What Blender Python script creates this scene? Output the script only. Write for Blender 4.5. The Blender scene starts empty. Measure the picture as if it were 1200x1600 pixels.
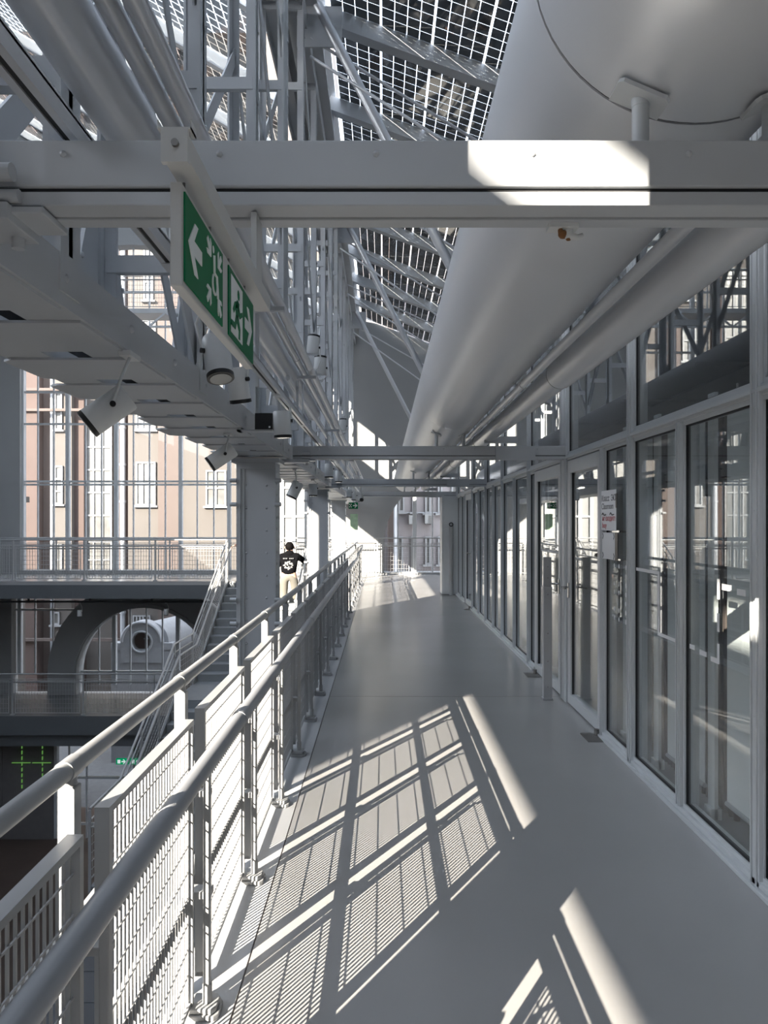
import bpy, bmesh, math, random
from math import sin, cos, pi, radians as R
from mathutils import Vector, Matrix
random.seed(7)
scene = bpy.context.scene
COL = scene.collection
# ------------------------------------------------------------------ camera, world, sun, exposure
F = 1130.0
cam_d = bpy.data.cameras.new('camera'); cam = bpy.data.objects.new('camera', cam_d); COL.objects.link(cam)
cam.location = (0, 0, 1.6); cam.rotation_euler = (R(90), 0, 0)
cam_d.sensor_fit = 'VERTICAL'; cam_d.sensor_height = 36; cam_d.lens = F / 1600 * 36
cam_d.shift_x = 2 / 1600; cam_d.shift_y = 16 / 1600; cam_d.clip_start = 0.05; cam_d.clip_end = 300
scene.camera = cam
world = bpy.data.worlds.new('sky'); scene.world = world; world.use_nodes = True
nt = world.node_tree
bg = nt.nodes['Background']
tc = nt.nodes.new('ShaderNodeTexCoord'); sx = nt.nodes.new('ShaderNodeSeparateXYZ'); rp = nt.nodes.new('ShaderNodeValToRGB')
nt.links.new(tc.outputs['Generated'], sx.inputs[0]); nt.links.new(sx.outputs['Z'], rp.inputs[0]); nt.links.new(rp.outputs[0], bg.inputs[0])
rp.color_ramp.elements[0].position = 0.0; rp.color_ramp.elements[0].color = (0.97, 0.975, 1.0, 1)
rp.color_ramp.elements[1].position = 0.7; rp.color_ramp.elements[1].color = (0.74, 0.84, 1.0, 1)
bg.inputs[1].default_value = 1.5
SUN_DIR = Vector((-0.490, -0.785, 0.379)).normalized()       # towards the sun
sl = bpy.data.lights.new('sun', 'SUN'); sl.energy = 5.8; sl.angle = R(0.16); sl.color = (1.0, 0.91, 0.78)
sun = bpy.data.objects.new('sun', sl); COL.objects.link(sun); sun.location = (-20, -30, 20)
sun.rotation_euler = SUN_DIR.to_track_quat('Z', 'Y').to_euler()
vs = scene.view_settings
vs.view_transform = 'Standard'; vs.look = 'None'; vs.gamma = 1; vs.use_curve_mapping = False; vs.exposure = 1.97
try:
    scene.cycles.use_denoising = True; scene.cycles.max_bounces = 9; scene.cycles.diffuse_bounces = 5
    scene.cycles.transparent_max_bounces = 24; scene.cycles.sample_clamp_indirect = 6
    scene.cycles.caustics_refractive = False
except Exception: pass

# ------------------------------------------------------------------ materials
def principled(name, col, rough=0.5, metal=0.0, noise=0.0, nscale=6.0, bump=0.0, spec=0.5):
    m = bpy.data.materials.new(name); m.use_nodes = True; n = m.node_tree; b = n.nodes['Principled BSDF']
    b.inputs['Roughness'].default_value = rough; b.inputs['Metallic'].default_value = metal
    b.inputs['Specular IOR Level'].default_value = spec
    t = n.nodes.new('ShaderNodeTexCoord'); nz = n.nodes.new('ShaderNodeTexNoise'); nz.inputs['Scale'].default_value = nscale
    nz.inputs['Detail'].default_value = 5
    n.links.new(t.outputs['Object'], nz.inputs['Vector'])
    cr = n.nodes.new('ShaderNodeValToRGB'); a = noise
    cr.color_ramp.elements[0].color = (*[max(0, c * (1 - a)) for c in col], 1); cr.color_ramp.elements[1].color = (*[min(1, c * (1 + a)) for c in col], 1)
    cr.color_ramp.elements[0].position = .3; cr.color_ramp.elements[1].position = .7
    n.links.new(nz.outputs[0], cr.inputs[0]); n.links.new(cr.outputs[0], b.inputs['Base Color'])
    if bump:
        bp = n.nodes.new('ShaderNodeBump'); bp.inputs['Strength'].default_value = bump; bp.inputs['Distance'].default_value = .002
        n.links.new(nz.outputs[0], bp.inputs['Height']); n.links.new(bp.outputs[0], b.inputs['Normal'])
    return m
M = {}
M['steel'] = principled('grey_white_steel_paint', (0.484, 0.501, 0.522), .42, noise=.03, nscale=3)
M['rail'] = principled('white_rail_paint', (0.368, 0.372, 0.376), .38, noise=.02)
M['handrail'] = principled('grey_handrail_paint', (.36, .37, .39), .36, noise=.02)
M['frame'] = principled('pale_frame_paint', (0.561, 0.580, 0.592), .4, noise=.02)
M['duct'] = principled('silver_duct_paint', (0.676, 0.689, 0.715), .33, .25, noise=.02, nscale=2)
M['pipe'] = principled('silver_pipe_paint', (0.621, 0.632, 0.655), .3, .35, noise=.02)
M['wall'] = principled('white_wall_plaster', (0.320, 0.324, 0.324), .8, noise=.03, nscale=1.2)
M['floor'] = principled('grey_resin_floor', (0.388, 0.383, 0.378), .22, noise=.06, nscale=.7)
M['strip'] = principled('pale_floor_edge', (.50, .505, .515), .5, noise=.04, nscale=2)
M['dark'] = principled('dark_rubber', (.015, .015, .017), .6)
M['groove'] = principled('edge_seam', (.10, .08, .08), .6)
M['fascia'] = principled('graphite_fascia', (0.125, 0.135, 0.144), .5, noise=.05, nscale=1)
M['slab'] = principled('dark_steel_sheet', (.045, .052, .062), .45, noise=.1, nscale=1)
M['stair'] = principled('grey_stair_steel', (.22, .235, .25), .5, noise=.05)
M['ground'] = principled('dark_brown_floor', (.075, .052, .042), .45, noise=.15, nscale=1.5)
M['lowwall'] = principled('dark_taupe_wall', (.16, .15, .15), .8, noise=.05)
M['green'] = principled('sign_green', (.0, .17, .06), .5, spec=.15)
M['signwhite'] = principled('sign_white', (.85, .88, .88), .4)
M['sbox'] = principled('sign_casing', (.55, .55, .54), .4)
M['black'] = principled('black_plastic', (.01, .01, .011), .4)
M['lens'] = principled('lamp_lens', (.22, .23, .23), .15)
M['lampbody'] = principled('white_lamp_paint', (.66, .67, .67), .4, noise=.02)
M['paper'] = principled('white_paper', (.82, .82, .83), .7)
M['ink'] = principled('black_ink', (.05, .05, .06), .6)
M['redink'] = principled('red_ink', (.5, .08, .1), .6)
M['blind'] = principled('pale_blind_fabric', (.72, .735, .735), .85, noise=.03)
M['blind'].node_tree.nodes['Principled BSDF'].inputs['Transmission Weight'].default_value = 0
M['curtain'] = principled('brown_curtain', (.10, .075, .065), .9, noise=.1)
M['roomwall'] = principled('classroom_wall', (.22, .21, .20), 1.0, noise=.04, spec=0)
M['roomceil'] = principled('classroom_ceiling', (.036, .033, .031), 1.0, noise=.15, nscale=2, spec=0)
M['hinge'] = principled('dull_metal', (.25, .24, .23), .4, .7)
M['chrome'] = principled('chrome', (.45, .44, .43), .2, .9)
M['rust'] = principled('rusty_brown', (.22, .10, .04), .8, noise=.3, nscale=40)
M['skin'] = principled('skin', (.55, .34, .25), .5)
M['hoodie'] = principled('black_cotton', (.006, .006, .007), 1.0, spec=.03)
M['print'] = principled('white_print', (.24, .24, .245), .8)
M['trouser'] = principled('pale_khaki_cloth', (.17, .16, .135), .9, noise=.05, nscale=10)
M['jeans'] = principled('dark_cloth', (.05, .05, .06), .9, noise=.1)
M['shoe'] = principled('white_shoe', (.7, .7, .68), .5)
M['hair'] = principled('dark_hair', (.005, .004, .004), .8, spec=.08)
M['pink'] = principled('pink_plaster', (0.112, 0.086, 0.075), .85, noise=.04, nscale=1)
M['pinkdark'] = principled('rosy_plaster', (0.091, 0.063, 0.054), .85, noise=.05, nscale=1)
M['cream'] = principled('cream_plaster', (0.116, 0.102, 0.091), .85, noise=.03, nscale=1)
M['lilac'] = principled('lilac_plaster', (0.248, 0.225, 0.223), .85, noise=.05, nscale=1)
M['winwhite'] = principled('white_window_frame', (0.280, 0.280, 0.280), .5)
M['winglass'] = principled('old_window_glass', (.16, .155, .145), .25, noise=.25, nscale=2)
M['zinc'] = principled('zinc_pipe', (.42, .43, .45), .5, .3)
M['porch'] = principled('grey_white_stucco', (0.330, 0.336, 0.348), .85, noise=.05)
M['asphalt'] = principled('asphalt', (0.140, 0.140, 0.140), .9, noise=.1)
M['ac'] = principled('air_conditioner_white', (0.310, 0.310, 0.300), .5)
M['poster'] = principled('green_notice', (.45, .62, .42), .6, noise=.15, nscale=9)

def emit(name, col, s):
    m = bpy.data.materials.new(name); m.use_nodes = True; n = m.node_tree; n.nodes.clear()
    e = n.nodes.new('ShaderNodeEmission'); o = n.nodes.new('ShaderNodeOutputMaterial')
    e.inputs[0].default_value = (*col, 1); e.inputs[1].default_value = s; n.links.new(e.outputs[0], o.inputs[0]); return m
M['gled'] = emit('green_led', (.35, .9, .2), .07)
M['egreen'] = emit('lit_sign_green', (.0, .27, .10), .25)
M['ewhite'] = emit('lit_sign_white', (.8, .9, .9), .2)

def glass(name, boost, tint):
    m = bpy.data.materials.new(name); m.use_nodes = True; n = m.node_tree; n.nodes.clear()
    o = n.nodes.new('ShaderNodeOutputMaterial'); mx = n.nodes.new('ShaderNodeMixShader'); tr = n.nodes.new('ShaderNodeBsdfTransparent')
    gl = n.nodes.new('ShaderNodeBsdfGlossy'); fr = n.nodes.new('ShaderNodeLayerWeight'); fr.inputs[0].default_value = .5
    pw = n.nodes.new('ShaderNodeMath'); pw.operation = 'POWER'; pw.inputs[1].default_value = 5
    mu = n.nodes.new('ShaderNodeMath'); mu.operation = 'MULTIPLY_ADD'; mu.inputs[1].default_value = .96*boost; mu.inputs[2].default_value = .04*boost; mu.use_clamp = True
    gl.inputs['Roughness'].default_value = 0.0; gl.inputs[0].default_value = (.95, .96, .97, 1); tr.inputs[0].default_value = (*tint, 1)
    n.links.new(fr.outputs['Facing'], pw.inputs[0]); n.links.new(pw.outputs[0], mu.inputs[0])
    n.links.new(mu.outputs[0], mx.inputs[0]); n.links.new(tr.outputs[0], mx.inputs[1])
    n.links.new(gl.outputs[0], mx.inputs[2]); n.links.new(mx.outputs[0], o.inputs[0]); return m
M['glass'] = glass('corridor_glass', 1.5, (.92, .94, .94))
M['clear'] = glass('window_glass', .5, (.97, .98, .985))

def pv_mat(name, cell, gap, cellcol, leak):
    m = bpy.data.materials.new(name); m.use_nodes = True; n = m.node_tree; n.nodes.clear()
    o = n.nodes.new('ShaderNodeOutputMaterial'); t = n.nodes.new('ShaderNodeTexCoord'); s = n.nodes.new('ShaderNodeSeparateXYZ')
    n.links.new(t.outputs['Object'], s.inputs[0])
    def line(ax):
        d = n.nodes.new('ShaderNodeMath'); d.operation = 'DIVIDE'; d.inputs[1].default_value = cell; n.links.new(s.outputs[ax], d.inputs[0])
        f = n.nodes.new('ShaderNodeMath'); f.operation = 'FRACT'; n.links.new(d.outputs[0], f.inputs[0])
        l = n.nodes.new('ShaderNodeMath'); l.operation = 'LESS_THAN'; l.inputs[1].default_value = gap / cell; n.links.new(f.outputs[0], l.inputs[0]); return l
    a = line('X'); b = line('Y'); mxm = n.nodes.new('ShaderNodeMath'); mxm.operation = 'MAXIMUM'
    n.links.new(a.outputs[0], mxm.inputs[0]); n.links.new(b.outputs[0], mxm.inputs[1])
    p = n.nodes.new('ShaderNodeBsdfPrincipled'); p.inputs['Base Color'].default_value = (*cellcol, 1); p.inputs['Roughness'].default_value = .04
    p.inputs['IOR'].default_value = 1.7
    tr = n.nodes.new('ShaderNodeBsdfTransparent'); tr.inputs[0].default_value = (.95, .98, 1, 1)
    mm = n.nodes.new('ShaderNodeMath'); mm.operation = 'MAXIMUM'; mm.inputs[1].default_value = leak; n.links.new(mxm.outputs[0], mm.inputs[0])
    mx = n.nodes.new('ShaderNodeMixShader'); n.links.new(mm.outputs[0], mx.inputs[0]); n.links.new(p.outputs[0], mx.inputs[1]); n.links.new(tr.outputs[0], mx.inputs[2])
    n.links.new(mx.outputs[0], o.inputs[0]); return m
M['pv'] = pv_mat('photovoltaic_glass', .162, .009, (.018, .024, .032), .04)
M['pv_light'] = pv_mat('photovoltaic_glass_pale', .162, .02, (.05, .055, .06), .16)

# ------------------------------------------------------------------ mesh builder
class MB:
    def __init__(s): s.v = []; s.f = []; s.sm = []
    def add(s, vs_, fs, smooth=False):
        o = len(s.v); s.v += [tuple(p) for p in vs_]; s.f += [tuple(i + o for i in f) for f in fs]; s.sm += [smooth] * len(fs); return s
    def box(s, x0, x1, y0, y1, z0, z1):
        return s.add([(x0,y0,z0),(x1,y0,z0),(x1,y1,z0),(x0,y1,z0),(x0,y0,z1),(x1,y0,z1),(x1,y1,z1),(x0,y1,z1)],
                     [(0,3,2,1),(4,5,6,7),(0,1,5,4),(1,2,6,5),(2,3,7,6),(3,0,4,7)])
    def bar(s, a, b, w, h, up=(0, 0, 1)):
        a = Vector(a); b = Vector(b); d = (b - a).normalized(); u = Vector(up)
        if abs(d.dot(u)) > .99: u = Vector((0, 1, 0))
        x = d.cross(u).normalized() * w / 2; y = x.cross(d).normalized() * h / 2
        return s.add([a-x-y, a+x-y, a+x+y, a-x+y, b-x-y, b+x-y, b+x+y, b-x+y],
                     [(0,3,2,1),(4,5,6,7),(0,1,5,4),(1,2,6,5),(2,3,7,6),(3,0,4,7)])
    def tube(s, a, b, r, n=16, r2=None, cap=True):
        return s.path([a, b], [r, r if r2 is None else r2], n, cap)
    def path(s, pts, r, n=10, cap=True):
        pts = [Vector(p) for p in pts]; rs = r if isinstance(r, (list, tuple)) else [r] * len(pts)
        rings = []; u = None
        for i, p in enumerate(pts):
            d = (pts[min(i + 1, len(pts) - 1)] - pts[max(i - 1, 0)])
            if i and i < len(pts) - 1: d = (pts[i + 1] - p).normalized() + (p - pts[i - 1]).normalized()
            d.normalize()
            if u is None:
                u = Vector((0, 0, 1)) if abs(d.z) < .9 else Vector((0, 1, 0))
            x = d.cross(u).normalized(); y = x.cross(d).normalized(); u = y
            rings.append([p + (x * cos(2*pi*k/n) + y * sin(2*pi*k/n)) * rs[i] for k in range(n)])
        vs_ = [q for g in rings for q in g]; fs = []
        for i in range(len(pts) - 1):
            for k in range(n):
                fs.append((i*n+k, i*n+(k+1) % n, (i+1)*n+(k+1) % n, (i+1)*n+k))
        s.add(vs_, fs, True)
        if cap:
            m = len(pts) - 1
            s.add([*rings[0]], [tuple(range(n))[::-1]]); s.add([*rings[m]], [tuple(range(n))])
        return s
    def prism(s, poly, d, to3):          # poly of (u,v); to3(u,v,w); depth w 0..d
        n = len(poly)
        return s.add([to3(u, v, 0) for u, v in poly] + [to3(u, v, d) for u, v in poly],
                     [tuple(range(n))[::-1], tuple(range(n, 2*n))] + [(i, (i+1) % n, n+(i+1) % n, n+i) for i in range(n)])
    def rivet(s, p, nrm, r=.012):
        p = Vector(p); nrm = Vector(nrm).normalized(); u = nrm.orthogonal().normalized(); w = nrm.cross(u)
        n = 6; vs_ = []
        for h, k in ((0, 1), (.5, .8)):
            vs_ += [p + nrm * r * h + (u * cos(2*pi*i/n) + w * sin(2*pi*i/n)) * r * k for i in range(n)]
        vs_.append(p + nrm * r * .75)
        return s.add(vs_, [(i, (i+1) % n, n+(i+1) % n, n+i) for i in range(n)] + [(n+i, n+(i+1) % n, 2*n) for i in range(n)], True)
    def lathe(s, prof, n=20, at=(0, 0, 0)):
        at = Vector(at); vs_ = [at + Vector((r*cos(2*pi*k/n), r*sin(2*pi*k/n), z)) for r, z in prof for k in range(n)]
        return s.add(vs_, [(i*n+k, i*n+(k+1) % n, (i+1)*n+(k+1) % n, (i+1)*n+k) for i in range(len(prof)-1) for k in range(n)], True)
    def ball(s, c, rx, ry, rz, n=12, m=8):
        prof = [(max(1e-4, cos(pi*(j/m-.5))), sin(pi*(j/m-.5))) for j in range(m+1)]
        vs_ = [(c[0]+rx*a*cos(2*pi*k/n), c[1]+ry*a*sin(2*pi*k/n), c[2]+rz*b) for a, b in prof for k in range(n)]
        return s.add(vs_, [(i*n+k, i*n+(k+1) % n, (i+1)*n+(k+1) % n, (i+1)*n+k) for i in range(m) for k in range(n)], True)
    def xf(s, mat): s.v = [tuple(mat @ Vector(p)) for p in s.v]; return s
    def build(s, name, mat, parent=None, bevel=0):
        me = bpy.data.meshes.new(name); me.from_pydata(s.v, [], s.f); me.update()
        me.polygons.foreach_set('use_smooth', s.sm); me.materials.append(mat)
        o = bpy.data.objects.new(name, me); COL.objects.link(o)
        if parent: o.parent = parent
        if bevel:
            b = o.modifiers.new('bevel', 'BEVEL'); b.width = bevel; b.segments = 2; b.limit_method = 'ANGLE'
        return o
def tag(o, label, cat, group=None, kind=None):
    o['label'] = label; o['category'] = cat
    if group: o['group'] = group
    if kind: o['kind'] = kind
    return o
def thing(name, label, cat, loc=(0, 0, 0), group=None):
    e = bpy.data.objects.new(name, None); COL.objects.link(e); e.location = loc; e.empty_display_size = .1
    return tag(e, label, cat, group)
def part(mb, name, mat, root, bevel=0):      # mb given in world space: keep it there although the root stands at its base
    w = root.location
    if root.parent: w = w + root.parent.location
    mb.v = [(p[0]-w.x, p[1]-w.y, p[2]-w.z) for p in mb.v]
    return mb.build(name, mat, root, bevel)
def struct(mb, name, mat, label, cat, bevel=0):
    o = mb.build(name, mat, None, bevel); return tag(o, label, cat, None, 'structure')
def sroot(name, label, cat, loc=(0, 0, 0)):
    e = thing(name, label, cat, loc); e['kind'] = 'structure'; return e
def copy_tree(o, parent=None):
    c = o.copy(); COL.objects.link(c)
    if parent: c.parent = parent
    for ch in list(o.children): copy_tree(ch, c)
    return c
def P(px, py, Y): return Vector(((px - 598) * Y / F, Y, 1.6 - (py - 816) * Y / F))
ORD = ['first', 'second', 'third', 'fourth', 'fifth', 'sixth', 'seventh', 'eighth', 'ninth', 'tenth', 'eleventh', 'twelfth',
       'thirteenth', 'fourteenth', 'fifteenth', 'sixteenth', 'seventeenth', 'eighteenth', 'nineteenth', 'twentieth']

GX = 1.654            # plane of the glass partition
YE = 22.2             # inner face of the end wall
# ================================================================== LARGE STRUCTURE
# walkway floor
b = MB(); b.box(-.486, GX, -24, YE, -.3, 0); b.box(GX, 6.5, -24, YE, -.3, -.02)
struct(b, 'floor', M['floor'], 'grey glossy resin floor of the upper walkway', 'floor')
b = MB(); b.box(-.71, -.494, -24, 19.6, -.3, -.004)
struct(b, 'trim_1', M['strip'], 'pale steel edge strip under the walkway railing', 'edge strip')
b = MB(); b.box(-.494, -.486, -24, 19.6, -.3, -.010)
struct(b, 'trim_2', M['groove'], 'dark seam between the floor and its pale edge strip', 'seam')
b = MB(); b.box(-.485, GX-.05, 6.64, 6.646, -.01, .0006)
struct(b, 'trim_floor_joint', M['groove'], 'faint joint line across the walkway floor', 'joint')
# cross gallery, upper and lower
b = MB(); b.box(-12, -.494, 19.6, YE, -.1, 0)
struct(b, 'floor_cross_gallery', M['floor'], 'grey floor of the upper gallery across the hall end', 'floor')
b = MB(); b.box(-12, -.494, 19.58, YE, -.47, -.1)
for i in range(7): b.box(-11.3+i*2.9, -11.29+i*2.9, 19.575, 19.58, -.47, -.1)
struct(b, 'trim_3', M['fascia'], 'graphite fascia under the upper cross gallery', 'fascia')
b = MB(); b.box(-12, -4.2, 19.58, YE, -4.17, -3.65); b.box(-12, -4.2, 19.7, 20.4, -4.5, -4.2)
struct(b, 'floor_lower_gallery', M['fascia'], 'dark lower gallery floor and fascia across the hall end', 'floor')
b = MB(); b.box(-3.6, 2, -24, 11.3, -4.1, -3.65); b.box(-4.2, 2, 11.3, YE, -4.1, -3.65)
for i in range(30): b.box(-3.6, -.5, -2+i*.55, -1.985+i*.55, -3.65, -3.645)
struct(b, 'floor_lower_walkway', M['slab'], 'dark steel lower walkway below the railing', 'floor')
b = MB(); b.box(-12, 6.5, -24, YE+.4, -7.6, -7.3)
struct(b, 'floor_ground', M['ground'], 'dark brown ground floor of the hall', 'floor')
b = MB(); b.box(-80, 60, YE+.4, 90, -7.7, -7.4)
struct(b, 'ground', M['asphalt'], 'asphalt yard outside the hall', 'ground')

def arch_wall(b, x0, x1, z0, ztop, cx, r, zs, zb, y0, y1, n=28, slope=0.0):
    top = lambda x: ztop + slope * (x - x0)
    def pris(poly): b.prism(poly, y1 - y0, lambda u, v, w: (u, y0 + w, v))
    pris([(x0, z0), (cx - r, z0), (cx - r, top(cx - r)), (x0, top(x0))])
    pris([(cx + r, z0), (x1, z0), (x1, top(x1)), (cx + r, top(cx + r))])
    if zb > z0: pris([(cx - r, z0), (cx + r, z0), (cx + r, zb), (cx - r, zb)])
    for k in range(n):
        a0 = pi - pi * k / n; a1 = pi - pi * (k + 1) / n
        xa, za, xb, zb2 = cx + r*cos(a0), zs + r*sin(a0), cx + r*cos(a1), zs + r*sin(a1)
        pris([(xa, za), (xb, zb2), (xb, top(xb)), (xa, top(xa))])
def arch_ring(b, cx, zs, r0, r1, zb, y0, y1, n=28):
    pts = [(pi - pi*k/n) for k in range(n+1)]
    def P4(u0, v0, u1, v1, u2, v2, u3, v3): b.prism([(u0, v0), (u1, v1), (u2, v2), (u3, v3)], y1-y0, lambda u, v, w: (u, y0+w, v))
    for k in range(n):
        a, c = pts[k], pts[k+1]
        P4(cx+r0*cos(a), zs+r0*sin(a), cx+r1*cos(a), zs+r1*sin(a), cx+r1*cos(c), zs+r1*sin(c), cx+r0*cos(c), zs+r0*sin(c))
    if zb < zs:
        P4(cx-r1, zb, cx-r0, zb, cx-r0, zs, cx-r1, zs); P4(cx+r0, zb, cx+r1, zb, cx+r1, zs, cx+r0, zs)
BCX, BR, BZS = -7.72, 3.42, 6.7       # great arched window, upper level
ACX, AR, AZS = 2.14, 2.10, .94        # arched window at the walkway end
LCX, LR, LZS = -7.26, 2.05, -3.05     # arched window, lower level
b = MB()
arch_wall(b, -12, -3.9, -.3, 14.2, BCX, BR, BZS, .12, YE, YE+.4, slope=-.59)
b.prism([(-3.9, -.3), (-.2, -.3), (-.2, 7.7), (-1.2, 7.9), (-3.9, 9.4)], .4, lambda u, v, w: (u, YE+w, v))
arch_wall(b, -.2, 6.5, -.3, 7.7, ACX, AR, AZS, .06, YE, YE+.4, slope=-.37)
arch_ring(b, ACX, AZS, AR, AR+.2, .06, YE-.05, YE)
arch_ring(b, ACX, AZS, AR+.02, AR+.09, .06, YE-.08, YE-.05)
struct(b, 'wall_back', M['wall'], 'white end wall of the hall pierced by arched windows', 'wall')
b = MB()
arch_ring(b, LCX, LZS, LR, 2.92, -3.65, YE-.25, YE+.3)
arch_ring(b, LCX, LZS, LR+.03, LR+.12, -3.65, YE-.30, YE-.25)
b.box(-4.4, 6.5, YE-.2, YE+.2, -7.3, -.3); b.box(-12, -11.35, YE-.1, YE+.3, -7.3, -.3); b.box(-5, -4.3, YE-.2, YE+.2, -3.65, -.3)
b.box(-12, -4.3, YE-.1, YE+.3, -.62, -.3); b.box(-12, -4.3, YE-.2, YE+.3, -4.3, -3.66)
struct(b, 'wall_back_lower', M['wall'], 'lower end wall with a broad white arch ring', 'wall')
b = MB(); b.box(-12, -9.25, 20.3, 20.6, -7.3, -4.17); b.box(-7.0, -3, 20.3, 20.6, -7.3, -4.17)
b.box(-10.7, -10.68, 20.28, 20.3, -7.3, -4.17); b.box(-12, -11.2, 20.1, 20.3, -7.3, -4.17)
struct(b, 'wall_ground_floor', M['lowwall'], 'dark taupe wall under the lower gallery', 'wall')
# left wall out of view, openings shaped to place the sun patches, roof line z = 14.2 - .59 (x+12)
b = MB(); x0, x1 = -12.3, -12.0
def solid(ya, yb, za, zb): b.box(x0, x1, ya, yb, za, zb)
solid(-30, YE+.4, -7.3, 6.0)
solid(-30, -21.5, 6.0, 14.2); solid(-13.8, -6.2, 6.0, 10.4); solid(9.5, YE+.4, 6.0, 14.2); solid(-21.5, -13.8, 10.13, 10.4)
solid(-21.5, 9.5, 10.4, 11.65); solid(-21.5, -19.4, 11.65, 12.12); solid(-18.2, .4, 11.65, 12.08); solid(-21.5, .4, 12.08, 14.2)
solid(.4, 9.5, 11.65, 12.3); solid(4.2, 9.5, 12.3, 14.2); solid(.4, 4.2, 13.6, 14.2)
for y in (2.2, 6.2): solid(y, y+.12, 6, 10.4)
struct(b, 'wall_left', M['wall'], 'unseen far side wall of the hall, openings shaped for the sun patches', 'wall')
b = MB(); b.prism([(-12.3, -7.6), (6.8, -7.6), (6.8, 5.3), (-1, 8), (-12.3, 14.3)], .3, lambda u, v, w: (u, -24.3+w, v))
struct(b, 'wall_front', M['wall'], 'hall end wall behind the camera', 'wall')
# right outer wall and classroom
b = MB(); b.box(6.5, 6.8, -24, YE+.4, -7.6, .9); b.box(6.5, 6.8, -24, YE+.4, 2.6, 5.3)
for i in range(17): b.box(6.5, 6.8, -24+i*2.8, -22.2+i*2.8, .9, 2.6)
b.box(6.5, 6.8, -24, YE+.4, 1.7, 2.6)
struct(b, 'wall_right', M['roomwall'], 'outer wall behind the glazed classroom', 'wall')
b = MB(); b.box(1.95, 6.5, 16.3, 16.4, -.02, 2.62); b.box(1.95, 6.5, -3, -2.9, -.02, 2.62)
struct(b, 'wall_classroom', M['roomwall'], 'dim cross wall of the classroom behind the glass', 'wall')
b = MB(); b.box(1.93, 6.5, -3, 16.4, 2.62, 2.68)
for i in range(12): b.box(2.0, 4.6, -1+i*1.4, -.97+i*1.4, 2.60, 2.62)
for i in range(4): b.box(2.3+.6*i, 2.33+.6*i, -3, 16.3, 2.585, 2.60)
b.box(2.3, 2.4, -3, 16.4, 2.68, 6.7)  # added dark wall, keeps roof light from showing behind the upper panes
struct(b, 'ceiling', M['roomceil'], 'dark classroom ceiling and added backing wall behind the upper glass', 'ceiling')

# ------------------------------------------------------------------ end windows
def glazed(name, label, x0, x1, z0, z1, xs_thick, xs_thin, zs_bar, y, inside=None):
    root = sroot(name, label, 'window')
    fb = MB()
    def clipz(x): return z1 if inside is None else min(z1, inside(x))
    for x in xs_thick: fb.box(x-.055, x+.055, y-.06, y+.08, z0, clipz(x))
    for x in xs_thin: fb.box(x-.018, x+.018, y-.03, y+.03, z0, clipz(x))
    for z in zs_bar: 
        a, c = x0, x1
        if inside is not None and z > BZS and inside is big:
            h = math.sqrt(max(.01, BR*BR-(z-BZS)**2)); a, c = BCX-h, BCX+h
        fb.box(a, c, y-.035, y+.035, z-.03, z+.03)
    fb.build('window_frame', M['frame'], root)
    pb = MB(); n = 40
    for k in range(n):
        xa = x0+(x1-x0)*k/n; xb = x0+(x1-x0)*(k+1)/n
        pb.prism([(xa, z0), (xb, z0), (xb, clipz(xb)), (xa, clipz(xa))], .01, lambda u, v, w: (u, y+.04+w, v))
    pb.build('window_pane', M['clear'], root)
    return root
def big(x): return BZS + math.sqrt(max(0, BR*BR-(x-BCX)**2))
def arc2(x): return AZS + math.sqrt(max(0, AR*AR-(x-ACX)**2))
def arc3(x): return LZS + math.sqrt(max(0, LR*LR-(x-LCX)**2))
X22 = lambda px: (px-598)*22.3/F
glazed('window_1', 'tall arched window with pink buildings behind, left of the columns', BCX-BR, BCX+BR, .12, 11,
       [X22(p) for p in (33, 104, 180, 281, 357)], [X22(p) for p in (57, 82, 132, 157, 207, 232, 257, 307, 333, 378)],
       [X22(0)*0 + 1.6+(816-y)*22.3/F for y in (841, 757, 752, 662, 612, 550, 490, 455, 420)], YE+.2, big)
glazed('window_2', 'arched window at the end of the walkway', ACX-AR, ACX+AR, .06, 4,
       [X22(648)], [X22(p) for p in (622, 676, 705, 730)], [], YE+.2, arc2)
glazed('window_3', 'lower arched window with a round porch behind it', LCX-LR, LCX+LR, -3.4, 0,
       [X22(179), X22(278)], [X22(p) for p in (155, 204, 229, 254)], [-3.0], YE+.1, arc3)
glazed('window_4', 'narrow lower window left of the white arch', -11.35, -9.2, -3.1, -.62, [X22(30)], [X22(54), X22(82)], [-1.1], YE+.15)
glazed('window_5', 'ground floor window under the lower gallery', -9.25, -7.0, -7.3, -4.3, [X22(131)], [X22(150), X22(175)], [-5.6, -6.9], 20.4)

b = MB()
for px in (442, 460, 479, 512): b.box(X22(px)-.05, X22(px)+.05, YE-.06, YE, .3, 3.4)
for py in (807, 762): zz = 1.6+(816-py)*YE/F; b.box(X22(442), X22(512), YE-.05, YE, zz-.03, zz+.03)
struct(b, 'trim_wall_panel', M['frame'], 'pale panel frame on the bright end wall behind the stairs', 'trim')
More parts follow.
